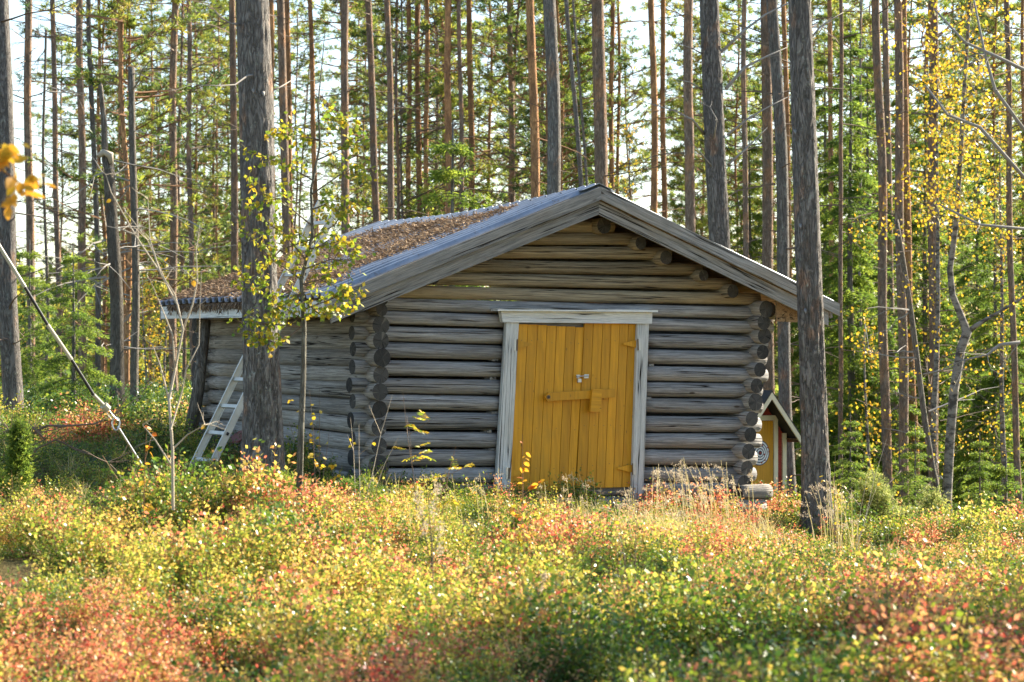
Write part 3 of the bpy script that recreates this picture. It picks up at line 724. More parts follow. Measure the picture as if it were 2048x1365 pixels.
# ------------------------------------------------------------------ guy wire with striped guard
def make_guy():
    pts = [(-30, 447), (50, 575), (95, 650), (143, 720), (187, 790), (210, 814), (232, 848), (268, 905)]
    d0 = 19.5; P = [U(x, y, d0 + 0.6*i/7) for i, (x, y) in enumerate(pts)]
    base = P[-1].copy()
    o = empty('guy_wire', base, 'black and white guarded guy wire slanting down to its ground rod', 'guy wire')
    for i, m in enumerate((M['ivory'], M['black'], M['ivory'], M['black'], M['ivory'])):
        b = MB(); r = 0.0155 if m is M['ivory'] else 0.013; b.tube([P[i], P[i+1]], r, 10); b.build('guard_tube', m, o, smooth=False)
    b = MB(); b.tube([P[5]-(P[5]-P[4]).normalized()*0.02, P[5]+(P[5]-P[4]).normalized()*0.035], 0.034, 12); b.build('collar', M['ivory'], o)
    x = Vector((1, 0, 0))
    for k in (-1, 1):
        b = MB(); b.tube([P[5]+x*0.012*k, (P[5]*0.5+P[6]*0.5)+x*0.02*k, P[6]+x*0.028*k+Vector((0,0,0.02))], 0.004, 6); b.build('wire_strand', M['steel'], o)
    ring = [P[6] + Vector((math.cos(a)*0.032, 0, math.sin(a)*0.055)) for a in [i*math.pi/6 for i in range(13)]]
    b = MB(); b.tube(ring, 0.007, 6, False); b.build('thimble', M['steel'], o)
    b = MB(); e = P[7] + (P[7]-P[6])*0.5; b.tube([P[6]+(P[7]-P[6])*0.1, e], 0.010, 8); b.build('anchor_rod', M['steel'], o)
    b = MB(); b.tube([U(-400, -140, d0-0.4), P[0]], 0.005, 6); b.build('wire_strand', M['steel'], o)
make_guy()

# ------------------------------------------------------------------ trunks
def trunk_mesh(name, base, top, r0, r1, mat, n=14, step=0.35, wob=0.03, flare=0.25, bumpy=0.05, loc=None):
    """trunk in coordinates relative to its base"""
    L = (top-base).length; k = max(3, int(L/step)); sd = R.random()*50
    d = (top-base); vs = []
    for i in range(k+1):
        t = i/k; p = d*t; h = L*t
        w = wob*min(1, h/2)
        p = p + Vector((noise.noise(Vector((h*0.25, sd, 0)))*w*2, noise.noise(Vector((h*0.25, sd, 7)))*w*2, 0))
        r = (r0*(1-t)+r1*t)*(1 + flare*math.exp(-h/0.22))
        for j in range(n):
            a = 2*math.pi*j/n
            rr = r*(1 + bumpy*noise.noise(Vector((math.cos(a)*2.2, math.sin(a)*2.2+sd, h*1.4))) + bumpy*0.6*noise.noise(Vector((math.cos(a)*6, math.sin(a)*6+sd, h*4))))
            vs.append(p + Vector((math.cos(a)*rr, math.sin(a)*rr, 0)))
    fs = [(i*n+j, i*n+(j+1) % n, (i+1)*n+(j+1) % n, (i+1)*n+j) for i in range(k) for j in range(n)]
    fs.append(tuple(k*n+j for j in range(n)))
    b = MB(); b.add(vs, fs); return b.mesh(name, mat, True)

def twig_tubes(b, p, d, L, r, n=3, sub=3, droop=0.15, curve=0.25):
    pts = [p]; q = p.copy(); dd = d.normalized()
    for i in range(4):
        dd = (dd + Vector((R.uniform(-curve, curve), R.uniform(-curve, curve), R.uniform(-curve, curve)*0.7 - droop*0.2))).normalized(); q = q + dd*L/4; pts.append(q)
    b.tube(pts, [r, r*0.8, r*0.6, r*0.45, r*0.25], n, False)
    for s in range(sub):
        i = R.randint(1, 3); d2 = (dd + Vector((R.uniform(-1, 1), R.uniform(-1, 1), R.uniform(-0.6, 0.5)))).normalized()
        a = pts[i]; b.tube([a, a+d2*L*0.2 + Vector((0,0,R.uniform(-.02,.03))), a+d2*L*R.uniform(0.3, 0.5)], [r*0.5, r*0.35, r*0.2], 3, False)
    return pts

def add_tree(label, x0, xb, yb, w, dia, mat, twigs=14, top=15.0, ytop=None, tl=(0.4, 1.7), depth=None, n=12, name='pine_tree', group=None, cat='tree', tmat=None, yt=0):
    if depth is None:
        dia = dia*0.72; d = dia*F/w
        if d > 68: dia = 68*w/F; d = 68
        d = max(d, 31); dia = d*w/F
    else: d = depth
    T = U(x0, yt if ytop is None else ytop, d); B = U(xb, yb, d)
    ax = (T-B)/(T.z-B.z)
    gzv = gzf(B.x, d); base = B + ax*(gzv-0.05-B.z)
    ztop = T.z if ytop is not None else max(T.z*1.15, top)
    tp = base + ax*(ztop-base.z)
    o = empty(name, base, label, cat, group)
    r0 = dia/2*1.08; r1 = dia/2*(0.72 if ytop is None else 0.8)
    tr = bpy.data.objects.new('trunk', trunk_mesh('trunk', base, tp, r0, r1, M[mat], n=n, wob=0.05)); COL.objects.link(tr); tr.parent = o
    if twigs:
        b = MB(); vis = U(0, 0, d).z + 1.0
        for i in range(twigs):
            h = R.uniform(0.9, max(1.5, min(vis, ztop)-base.z)); a = R.uniform(0, 2*math.pi); dd = Vector((math.cos(a), math.sin(a), R.uniform(-0.25, 0.3)))
            Lt = R.uniform(*tl) * (1.0 if R.random() < 0.6 else 0.35)
            p = ax*h + dd*dia*0.42; p.z = h
            twig_tubes(b, p, dd, Lt, 0.007+0.006*Lt + d*0.00004, 3, R.randint(1, 3) if Lt > 0.3 else 0)
        t = b.mesh('dead_twigs', M[tmat or ('twig_orange' if mat == 'bark_orange' else 'twig')]); to = bpy.data.objects.new('dead_twigs', t); COL.objects.link(to); to.parent = o; tag(to, kind='stuff')
    return o, base, ax, d

TREES = [
 ('thick dark pine trunk at the photo edge behind the striped guy wire', -8, 29, 840, 38, 0.30, 'bark_grey', 6),
 ('slim brown pine crossing behind the thick edge trunk, top leaning left', 10, 34, 790, 14, 0.24, 'bark_mid', 16),
 ('straight grey-brown pine, second full trunk from the photo edge', 55, 62, 800, 17, 0.26, 'bark_mid', 22),
 ('narrow grey pine against open sky, left of the tall young spruce', 107, 117, 780, 12, 0.22, 'bark_mid', 26),
 ('dark brown pine rising from behind the young spruce', 159, 168, 800, 16, 0.26, 'bark_mid', 24),
 ('slender dark pine immediately left of the broken snag', 178, 197, 830, 11, 0.17, 'bark_grey', 26),
 ('thin orange pine seen between the broken snag and the grey dead stem', 236, 252, 850, 10, 0.22, 'bark_orange', 24),
 ('straight brown pine standing over the far left roof corner', 348, 348, 840, 16, 0.24, 'bark_mid', 24),
 ('slim reddish pine just right of the one over the left roof corner', 375, 390, 830, 11, 0.2, 'bark_mid', 22),
 ('pale brown pine peeping out left of the thick ladder pine', 462, 471, 800, 15, 0.25, 'bark_mid', 14),
 ('narrow orange-lit pine peeping out right of the thick ladder pine', 540, 550, 800, 12, 0.22, 'bark_orange', 12),
 ('grey-brown pine in the crown of the yellow birch sapling, front of a pair', 562, 575, 780, 18, 0.27, 'bark_mid', 14),
 ('orange pine half hidden behind the grey-brown one of the birch pair', 576, 588, 780, 13, 0.25, 'bark_orange', 12),
 ('slim orange pine leaning over the top of the birch sapling', 619, 642, 780, 11, 0.22, 'bark_orange', 16),
 ('medium brown pine over the needle-strewn roof right of the ladder', 688, 692, 780, 17, 0.27, 'bark_mid', 20),
 ('brown pine leaning slightly left, foot hidden by the back end of the ridge', 741, 770, 780, 15, 0.25, 'bark_mid', 20),
 ('straight pinkish-grey pine above the back end of the roof ridge', 776, 788, 780, 14, 0.24, 'bark_mid', 18),
 ('very thin grey stem between pinkish pine and first slim orange pine', 803, 808, 760, 5, 0.10, 'bark_grey', 14),
 ('first of three close slim orange pines above the roof', 817, 826, 760, 11, 0.24, 'bark_orange', 18),
 ('middle one of three close slim orange pines above the roof', 836, 840, 760, 11, 0.24, 'bark_orange', 18),
 ('last of three close slim orange pines above the roof', 853, 850, 760, 11, 0.22, 'bark_orange', 18),
 ('bright orange pine directly behind the small dark green spruce', 896, 903, 760, 15, 0.27, 'bark_orange', 20),
 ('slim grey pine touching the small spruce on its right side', 917, 931, 760, 10, 0.18, 'bark_mid', 18),
 ('red-brown pine right of the small spruce behind the roof', 937, 946, 760, 13, 0.25, 'bark_orange', 22),
 ('knobby pale pine with big side branches, far behind mid roof', 1022, 1026, 760, 13, 0.28, 'bark_mid', 26),
 ('smooth vivid orange pine left of the thick grey pine behind the ridge', 1064, 1074, 760, 19, 0.28, 'bark_orange', 12),
 ('thick grey pine standing behind the roof left of the gable peak', 1099, 1108, 760, 28, 0.34, 'bark_grey', 10),
 ('thin grey trunk leaning left behind the gable peak', 1137, 1192, 760, 10, 0.16, 'bark_grey', 14),
 ('thinner companion of the leaning trunk behind the gable peak', 1147, 1200, 760, 6, 0.11, 'bark_grey', 12),
 ('thick orange-grey pine rising directly behind the gable peak', 1194, 1208, 760, 28, 0.34, 'bark_mid', 14),
 ('slim orange pine just right of the gable peak', 1225, 1219, 760, 11, 0.22, 'bark_orange', 16),
 ('orange pine, left one of the pair over the right roof slope', 1304, 1316, 780, 15, 0.27, 'bark_orange', 16),
 ('slimmer orange pine, right one of the pair over the right roof slope', 1327, 1328, 780, 12, 0.23, 'bark_orange', 16),
 ('brown pine with pale dead limbs, left neighbour of the forked-limb pine', 1378, 1384, 780, 21, 0.30, 'bark_mid', 8),
 ('slim brown pine in the gap between the forked-limb pine and the twin trunks', 1488, 1494, 780, 12, 0.2, 'bark_mid', 16),
 ('wide brown pine, left of the twin trunks above the right eave', 1533, 1543, 800, 23, 0.32, 'bark_mid', 16),
 ('grey pine, right of the twin trunks, foot behind the outhouse', 1546, 1582, 1020, 25, 0.28, 'bark_grey', 14),
 ('narrow orange pine between the twin trunks and the thick right pine', 1567, 1582, 800, 12, 0.24, 'bark_orange', 12),
 ('slim rust-red pine first right of the thick right pine', 1660, 1666, 920, 11, 0.19, 'bark_orange', 14),
 ('thin grey pine beside the slim rust-red one', 1679, 1684, 1010, 9, 0.13, 'bark_mid', 16),
 ('brown pine, leftmost of the four close trunks at right', 1753, 1778, 1010, 19, 0.26, 'bark_mid', 12),
 ('brown pine, second of the four close trunks at right', 1771, 1792, 1010, 15, 0.25, 'bark_mid', 10),
 ('brown pine, third and boldest of the four close trunks at right', 1794, 1810, 1010, 19, 0.25, 'bark_mid', 14),
 ('red-brown pine, last of the four close trunks at right', 1811, 1830, 1000, 15, 0.25, 'bark_orange', 12),
 ('broad brown pine left of the crooked birch', 1865, 1872, 1010, 21, 0.28, 'bark_mid', 12),
 ('slim dark pine near the right photo edge, foot in the undergrowth', 2012, 2042, 1090, 13, 0.17, 'bark_mid', 12),
 ('thin grey stem against the sky gap right of the rust-red pine', 1721, 1723, 1000, 5, 0.08, 'bark_grey', 12),
 ('reddish pine trunk cut by the right photo edge at its top', 2050, 2046, 1000, 9, 0.2, 'bark_orange', 8),
]
for t in TREES: add_tree(*t[:7], int(t[7]*2.0))
# thin dead stems
add_tree('dead bare stem with snapped top, grey, right of the broken snag', 262, 269, 870, 11, 0.14, 'bark_dead', 26, ytop=135, depth=42, tmat='twig_grey', name='dead_tree', cat='dead tree')
add_tree('hair-thin leafless stem between two left pines against the sky', 91, 91, 780, 4, 0.07, 'bark_dead', 24, ytop=60, depth=55, tmat='twig_grey', name='dead_tree', cat='dead tree')
add_tree('leaning dead stem crossing the four close trunks at right', 1795, 1890, 1060, 8, 0.10, 'bark_dead', 14, ytop=440, depth=38, tmat='twig_grey', name='dead_tree', cat='dead tree')
# the broken snag: thick lower part, splintered shoulder, thin remaining side
def snag():
    o, base, ax, d = add_tree('broken grey snag with a splintered shoulder and thin standing side', 212, 236, 870, 24, 0.22, 'bark_dead', 16, ytop=312, depth=38, tmat='twig_grey', name='snag', cat='dead tree', n=16)
    p = U(213, 318, 38)-base; q = U(201, 172, 38)-base
    b = MB(); b.tube([p-Vector((0.02, 0, 0.05)), p*0.5+q*0.5+Vector((0.01, 0, 0)), q, q+Vector((0.01, 0, 0.05))], [0.055, 0.045, 0.038, 0.004], 8, True, 0.08); me = b.mesh('splinter', M['bark_dead'], False)
    s = bpy.data.objects.new('splinter', me); COL.objects.link(s); s.parent = o
    b = MB(); c = U(208, 312, 37.9)-base; b.tube([c+Vector((-0.08, 0, 0)), c+Vector((0, -0.02, 0.05)), c+Vector((0.10, -0.02, 0.01)), c+Vector((0.12, 0, -0.12))], [0.04, 0.06, 0.06, 0.03], 8, True, 0.2); s = bpy.data.objects.new('burl', b.mesh('burl', M['twig_pale'], True)); COL.objects.link(s); s.parent = o
snag()

# big near trunks with bark relief
def big_trunk(label, pts, widths, depth, mat, seed, branches):
    P = [U(x, y, depth) for x, y in pts]; rad = [w/2*depth/F for w in widths]
    base = P[0].copy(); g0 = gzf(base.x, base.y)-0.08
    base = P[0] + (P[1]-P[0])/(P[1].z-P[0].z)*(g0-P[0].z); P[0] = base; 
    o = empty('pine_tree', base, label, 'tree')
    zs = [p.z for p in P]; top = zs[-1]; n = 72; step = 0.035; k = int((top-zs[0])/step) if top-zs[0] < 9 else int((top-zs[0])/step)
    Z = np.linspace(zs[0], top, k); X = np.interp(Z, zs, [p.x for p in P]); Y = np.interp(Z, zs, [p.y for p in P]); Rr = np.interp(Z, zs, rad)
    Rr = Rr*(1+0.45*np.exp(-(Z-zs[0])/0.28))
    vs = np.zeros((k, n, 3))
    for i in range(k):
        for j in range(n):
            a = 2*math.pi*j/n; ca, sa = math.cos(a), math.sin(a)
            q = Vector((ca*4.2+seed, sa*4.2, Z[i]*1.5)); 
            q2 = q + Vector((noise.noise(q*2.3)*0.7, noise.noise(q*1.9)*0.7, noise.noise(q*1.7+Vector((5,0,0)))*0.8))
            e = min(1.0, abs(noise.noise(q2*1.3))*4.5)
            rr = Rr[i] - 0.020*(1-e)*(1.0 if Z[i]-zs[0] < 2.4 else 0.45) + 0.006*noise.noise(q*3) + Rr[i]*0.05*noise.noise(Vector((ca*1.2, sa*1.2, Z[i]*0.5+seed)))
            vs[i, j] = (X[i]+ca*rr-base.x, Y[i]+sa*rr-base.y, Z[i]-base.z)
    idx = np.arange(k*n).reshape(k, n); nx = np.roll(idx, -1, 1)
    Q = np.stack([idx[:-1], nx[:-1], nx[1:], idx[1:]], -1).reshape(-1, 4)
    tr = bpy.data.objects.new('trunk', np_mesh('trunk', vs.reshape(-1, 3), Q, M[mat], smooth=True)); COL.objects.link(tr); tr.parent = o
    for (bp, rr) in branches:      # dead limbs as pixel polylines
        q = [U(x, y, depth + dz) - base for x, y, dz in bp]
        b = MB(); L = len(q); b.tube(q, [rr*(1-0.75*i/(L-1)) for i in range(L)], 7, True, 0.06)
        if (q[-1]-q[0]).length > 0.3:
            for _ in range(3):
                i = R.randint(1, L-1); dd = (q[i]-q[i-1]).normalized()+Vector((R.uniform(-.8,.8), R.uniform(-.8,.8), R.uniform(-.6,.6)))
                twig_tubes(b, q[i], dd, R.uniform(0.12, 0.4), rr*0.3, 3, 1)
        s = bpy.data.objects.new('branch', b.mesh('branch', M['twig_grey'], True)); COL.objects.link(s); s.parent = o
    return o, base
big_trunk('thick pine in front of the ladder and the hut side wall', [(526, 930), (525, 800), (521, 640), (515, 420), (512, 200), (505, 0), (498, -260)], [84, 76, 72, 68, 70, 66, 62], 22.2, 'bark_grey', 3.0,
 [([(515, 150, -0.1), (495, 152, -0.2), (470, 170, -0.4), (440, 172, -0.6), (385, 170, -0.8)], 0.012), ([(485, 50, -.05), (462, 48, -0.2), (440, 35, -0.3), (428, 20, -.3)], 0.011), ([(540, 183, 0), (560, 175, 0.1), (585, 160, 0.3)], 0.012), ([(505, 178, -.12), (507, 186, -.2)], 0.02), ([(526, 185, -.12), (528, 193, -.2)], 0.02), ([(480, 440, -.1), (468, 432, -.2), (458, 420, -.2)], 0.010)])
big_trunk('thick dark pine right of the hut, passing in front of the right eave', [(1634, 1050), (1630, 900), (1624, 700), (1616, 500), (1608, 250), (1599, 0), (1590, -280)], [60, 55, 52, 52, 49, 45, 42], 23.6, 'bark_grey', 9.0,
 [([(1615, 85, 0), (1640, 55, .1), (1665, 38, .2), (1687, 25, .3)], 0.012), ([(1600, 450, -.12), (1602, 457, -.17)], 0.016), ([(1610, 620, -.12), (1612, 627, -.17)], 0.016), ([(1590, 262, -.1), (1591, 268, -.16)], 0.016)])
big_trunk('forked-limb grey pine over the right roof slope with long dead branches', [(1462, 900), (1448, 620), (1440, 500), (1430, 300), (1424, 150), (1418, 0), (1410, -250)], [48, 46, 43, 41, 40, 38, 35], 33.0, 'bark_grey', 5.0,
 [([(1442, 105, 0), (1490, 60, .2), (1530, 30, .3), (1580, 5, .5), (1640, -20, .6)], 0.022), ([(1452, 178, 0), (1490, 135, .2), (1530, 115, .3), (1575, 95, .4)], 0.026), ([(1455, 270, 0), (1500, 235, .2), (1545, 210, .4), (1575, 195, .5)], 0.018), ([(1458, 328, 0), (1490, 300, .2), (1515, 275, .3), (1535, 255, .3)], 0.017), ([(1408, 268, 0), (1385, 240, -.3), (1350, 222, -.5), (1290, 205, -.7)], 0.02), ([(1405, 180, 0), (1380, 165, -.3), (1348, 158, -.5)], 0.014), ([(1405, 108, 0), (1385, 98, -.3), (1350, 84, -.5)], 0.012), ([(1425, 335, -.1), (1405, 310, -.3), (1382, 285, -.4)], 0.013), ([(1428, 275, -.2), (1434, 240, -.5), (1420, 215, -.5)], 0.012)])

# crooked birch on the right
def crooked_birch():
    d = 36; pts = [(1905, 1100), (1893, 1000), (1900, 880), (1908, 780), (1922, 700), (1934, 665), (1925, 640), (1905, 590), (1900, 540), (1912, 450), (1922, 300), (1930, 150), (1942, -40), (1950, -250)]
    P = [U(x, y, d) for x, y in pts]; base = Vector((P[0].x, d, gzf(P[0].x, d)-0.05)); P[0].z = min(P[0].z, base.z)
    o = empty('birch_tree', base, 'crooked birch with peeling bark and yellow leaves near the right edge', 'tree')
    b = MB(); rad = [0.085, 0.075, 0.07, 0.068, 0.068, 0.075, 0.055, 0.05, 0.045, 0.04, 0.036, 0.03, 0.025, 0.02]
    b.tube([p-base for p in P], rad, 12, True, 0.06); s = bpy.data.objects.new('trunk', b.mesh('trunk', M['birch_bark'], True)); COL.objects.link(s); s.parent = o
    b = MB(); q = [U(x, y, d)-base for x, y in ((1934, 665), (1955, 650), (1985, 632), (2040, 600), (2080, 560))]; b.tube(q, [0.05, 0.035, 0.025, 0.018, 0.01], 8, True, 0.05); s = bpy.data.objects.new('limb', b.mesh('limb', M['birch_bark'], True)); COL.objects.link(s); s.parent = o
    for pl in (((1870, 20), (1930, 85), (1985, 110), (2070, 150)), ((1850, 170), (1895, 230), (1960, 255), (2070, 380)), ((1948, 0), (1970, 110), (1990, 180), (2070, 290)), ((1880, 410), (1960, 450), (2070, 460)), ((1930, 720), (1975, 710), (2000, 690), (2040, 685))):
        b = MB(); q = [U(x, y, d-2)-base for x, y in pl]; b.tube(q, [0.012, 0.02, 0.026, 0.03], 6, True); 
        for _ in range(6):
            i = R.randint(0, len(q)-1); twig_tubes(b, q[i], Vector((R.uniform(-1, .5), R.uniform(-1, 1), R.uniform(-.7, .7))), R.uniform(.3, .9), 0.008, 3, 2)
        s = bpy.data.objects.new('limb', b.mesh('limb', M['twig_grey'], True)); COL.objects.link(s); s.parent = o
    C = []; b = MB()
    for _ in range(190):
        x, y = R.gauss(1915, 52), R.uniform(-80, 480)
        if R.random() < 0.2: x, y = R.uniform(1700, 2040), R.uniform(350, 900)
        p = U(x, y, d+R.uniform(-1.2, 1.2))-base
        pts_ = twig_tubes(b, p, Vector((R.uniform(-1, 1), R.uniform(-1, 1), R.uniform(-.5, .3))), 0.5, 0.006, 3, 1)
        for q in pts_:
            for _ in range(4 if y < 480 else 1): C.append(q + Vector((R.gauss(0, .07), R.gauss(0, .07), R.gauss(0, .07))))
    s = bpy.data.objects.new('twigs', b.mesh('twigs', M['twig'])); COL.objects.link(s); s.parent = o; tag(s, kind='stuff')
    C = np.array(C); V, Q = blades(C, NR.randn(len(C), 3)*0.5+np.array([0, 0, -0.5]), 0.052, 0.046, 0.3, NR)
    s = bpy.data.objects.new('leaves', np_mesh('leaves', V, Q, M['yellow_leaf'], NR.rand(len(Q)))); COL.objects.link(s); s.parent = o; tag(s, kind='stuff')
crooked_birch()

# ------------------------------------------------------------------ background trees (one of each kind, then copies)
def kids(o): return [c for c in CH.get(o.name, [])]
CH = {}
def adopt(parent, name, me, kind=None):
    s = bpy.data.objects.new(name, me); COL.objects.link(s); s.parent = parent; CH.setdefault(parent.name, []).append(s)
    if kind: tag(s, kind=kind)
    return s
def pine_proto(seed, H, nb, dens, mat, zlow, tm='twig'):
    R.seed(seed); rng = np.random.RandomState(seed)
    o = empty('pine_tree', (0, 0, 0)); tr = adopt(o, 'trunk', trunk_mesh('trunk', Vector((0, 0, 0)), Vector((R.uniform(-.2, .2), 0, H)), 0.06, 0.028, M[mat], n=7, step=0.8, wob=0.12))
    b = MB(); C = []; D = []
    for i in range(nb):
        t = (i+R.random())/nb; h = zlow + (H-zlow)*t; a = R.uniform(0, 6.283); L = R.uniform(0.8, 2.1)*(1.0 - 0.3*abs(t-0.4))
        live = R.random() < dens*(0.55+0.6*t)
        p = Vector((0, 0, h)); dd = Vector((math.cos(a), math.sin(a), R.uniform(0.0, 0.55))).normalized(); pts = [p]
        up_ = R.uniform(-0.1, 0.1)
        for s in range(5):
            dd = (dd + Vector((R.uniform(-.13, .13), R.uniform(-.13, .13), up_+R.uniform(-.08, .08)))).normalized(); p = p + dd*L/5; pts.append(p)
        r = 0.012+0.008*L; b.tube(pts, [r, r*.85, r*.7, r*.55, r*.4, r*.25], 3, False)
        for s in range(9 if live else 5):
            k = R.randint(1, 5); q0 = pts[k]; sd_ = 1 if s % 2 else -1
            side = dd.cross(up).normalized()*sd_; d2 = (dd*0.8 + side*R.uniform(.4, 1.0) + Vector((0, 0, R.uniform(-.25, .35)))).normalized(); l2 = R.uniform(0.25, 0.6)*L*0.5
            q1 = q0+d2*l2*0.5; q2 = q1 + (d2+Vector((0, 0, 0.2))).normalized()*l2*0.5
            b.tube([q0, q1, q2], [r*.5, r*.35, r*.22], 3, False)
            if live:
                for q, ww in ((q2, 0.9), (q1, .25), ((q1+q2)/2, .4)):
                    if R.random() < ww:
                        C.append(q + Vector((R.gauss(0, .03), R.gauss(0, .03), R.gauss(0, .03)))); D.append(d2+Vector((0, 0, 0.35)))
    adopt(o, 'limbs', b.mesh('limbs', M[tm]), 'stuff')
    k = 20; C = np.repeat(np.array(C), k, 0); D = np.repeat(np.array(D), k, 0)
    C = C + rng.randn(*C.shape)*0.02
    V, Q = blades(C, D*0.5, 0.12, 0.021, 0.6, rng, 0.5)
    rn = np.repeat(rng.rand(len(C)//k), k)*0.8+rng.rand(len(C))*0.2
    adopt(o, 'crown', np_mesh('crown', V, Q, M['pine_needle'], rn), 'stuff'); return o
def spruce_proto(seed, H, W, droop=0.25, nb=None, k=9, blade=(0.05, 0.011)):
    R.seed(seed); rng = np.random.RandomState(seed)
    o = empty('spruce_tree', (0, 0, 0)); adopt(o, 'trunk', trunk_mesh('trunk', Vector((0, 0, 0)), Vector((0, 0, H)), 0.02+H*0.008, 0.006, M['bark_grey'], n=7, step=0.5, wob=0.02))
    b = MB(); C = []; D = []; lev = nb or int(H/0.20)
    for i in range(lev):
        h = 0.12 + (H-0.15)*i/lev; t = h/H
        for j in range(7):
            a = R.uniform(0, 6.283); L = W*(1-t)**0.85*R.uniform(0.7, 1.12)+0.04
            p = Vector((0, 0, h+R.uniform(-.05, .05))); dd = Vector((math.cos(a), math.sin(a), 0.25*t+0.05)).normalized(); pts = [p]; ns = 5
            for s in range(ns):
                dd = (dd + Vector((R.uniform(-.08, .08), R.uniform(-.08, .08), -droop*(0.8 if s < 3 else -0.4)))).normalized(); p = p+dd*L/ns; pts.append(p)
            r = 0.004+0.004*L; b.tube(pts, [r, r*.85, r*.7, r*.5, r*.35, r*.2], 3, False)
            side = Vector((-math.sin(a), math.cos(a), 0)); m = max(3, int(L*11))
            for s in range(m):
                u = 0.15+0.85*(s+R.random())/m; kk = min(ns-1, int(u*ns)); q = pts[kk].lerp(pts[kk+1], u*ns-kk)
                for sg in (-1, 1):
                    ll = 0.30*L*(1.1-u)+0.05; dv = (side*sg + dd*0.6 + Vector((0, 0, -0.25))).normalized()
                    nq = max(2, int(ll/0.05))
                    for z in range(nq): C.append(q+dv*ll*(z+R.random())/nq); D.append(dv)
    adopt(o, 'limbs', b.mesh('limbs', M['twig']), 'stuff')
    C = np.repeat(np.array(C), k, 0); D = np.repeat(np.array(D), k, 0); C = C + rng.randn(*C.shape)*0.012
    V, Q = blades(C, D, blade[0], blade[1], 0.5, rng, 0.5); rn = np.repeat(rng.rand(len(C)//k), k)*0.6+rng.rand(len(C))*0.4
    adopt(o, 'crown', np_mesh('crown', V, Q, M['spruce_needle'], rn), 'stuff'); return o
def birch_proto(seed, H, W, nl, name='birch_tree', leaf='yellow_leaf', size=0.07):
    R.seed(seed); rng = np.random.RandomState(seed)
    o = empty(name, (0, 0, 0)); adopt(o, 'trunk', trunk_mesh('trunk', Vector((0, 0, 0)), Vector((R.uniform(-.3, .3), 0, H)), 0.02+H*0.006, 0.01, M['birch_bark'], n=7, step=0.6, wob=0.1))
    b = MB(); C = []
    nb = int(H*9)
    for i in range(nb):
        h = H*(0.12+0.88*R.random()); a = R.uniform(0, 6.283); L = W*R.uniform(.5, 1.0)*(1.15-h/H)+.2
        pts = twig_tubes(b, Vector((0, 0, h)), Vector((math.cos(a), math.sin(a), R.uniform(.1, .8))), L, 0.005+0.004*L, 3, 2, 0.2, 0.3)
        for _ in range(nl):
            k = R.randint(1, 4); q = pts[k].lerp(pts[max(0, k-1)], R.random()); C.append(q+Vector((R.gauss(0, .10), R.gauss(0, .10), R.gauss(0, .10)-.03)))
    adopt(o, 'limbs', b.mesh('limbs', M['twig']), 'stuff'); C = np.array(C)
    V, Q = blades(C, rng.randn(len(C), 3)*.5+np.array([0, 0, -.6]), size, size*0.85, 0.2, rng)
    adopt(o, 'crown', np_mesh('crown', V, Q, M[leaf], rng.rand(len(Q))), 'stuff'); return o

def copy_tree(o, loc, rz, sc, label, group=None, cat='tree', name=None):
    r = o.copy(); COL.objects.link(r); r.location = loc; r.rotation_euler = (0, 0, rz); r.scale = (sc, sc, sc)
    if name: r.name = name
    for key in ('group', 'label', 'category'):
        if key in r: del r[key]
    tag(r, label, cat, group)
    for c in kids(o):
        n = c.copy(); COL.objects.link(n); n.parent = r
    return r
used = set()
def place(o, x, y, rz, sc, label, group=None, cat='tree', dz=0.0):
    loc = (x, y, gzf(x, y)-0.05+dz)
    if o.name not in used:
        used.add(o.name); o.location = loc; o.rotation_euler = (0, 0, rz); o.scale = (sc,)*3; tag(o, label, cat, group); return o
    return copy_tree(o, loc, rz, sc, label, group, cat)

pines = [pine_proto(101+i, 15.5, 105, dn, mt, zl, tm) for i, (dn, mt, zl, tm) in enumerate(((0.95, 'bark_orange', 1.0, 'twig_orange'), (0.8, 'bark_mid', 1.5, 'twig'), (0.9, 'bark_orange', 2.5, 'twig_orange'), (0.6, 'bark_mid', 1.5, 'twig'), (0.95, 'bark_mid', 3.0, 'twig_orange')))]
# density by photo column: (px range, how many)
rr = random.Random(5)
KINDS_ = ['orange-limbed pine green from low down', 'brown pine with mixed dead and green limbs', 'orange pine bare below and green above', 'brown pine of mostly dry limbs', 'pine with a high airy crown']
ZONES = [(70, 'left of the second left trunk'), (165, 'between the left pines and the young spruce'), (265, 'by the broken snag'), (350, 'beside the dead topped stem'), (470, 'over the left roof corner'), (580, 'behind the ladder pine'), (690, 'behind the birch sapling crown'), (770, 'over the back ridge end'), (850, 'behind the three close orange pines'), (920, 'by the small dark spruce'), (1020, 'right of the small dark spruce'), (1100, 'by the vivid orange pine'), (1195, 'behind the leaning trunks'), (1300, 'right of the gable peak'), (1380, 'by the orange pair'), (1450, 'behind the forked-limb pine'), (1540, 'left of the twin trunks'), (1640, 'behind the thick right pine'), (1740, 'around the rust-red pine'), (1830, 'behind the four close trunks'), (1930, 'behind the crooked birch'), (2300, 'near the right photo edge')]
PEND = []
def scatter(n, x0, x1, d0, d1, sel=(0, 1, 2, 3, 4)):
    for _ in range(n):
        d = rr.uniform(d0**0.7, d1**0.7)**(1/0.7); px = rr.uniform(x0, x1); PEND.append((d, px, rr.choice(sel)))
scatter(7, -100, 440, 68, 120, (0, 1, 3, 3)); scatter(9, 400, 700, 68, 118); scatter(26, 700, 1240, 64, 120, (0, 1, 2, 3)); scatter(15, 1260, 1700, 68, 118, (0, 1, 2, 3)); scatter(19, 1640, 2150, 62, 112, (0, 1, 2, 4))
scatter(3, 150, 340, 50, 70, (0,))
cnt = {}
for d, px, k in sorted(PEND): cnt.setdefault((k, next(z for lim, z in ZONES if px < lim)), []).append((d, px))
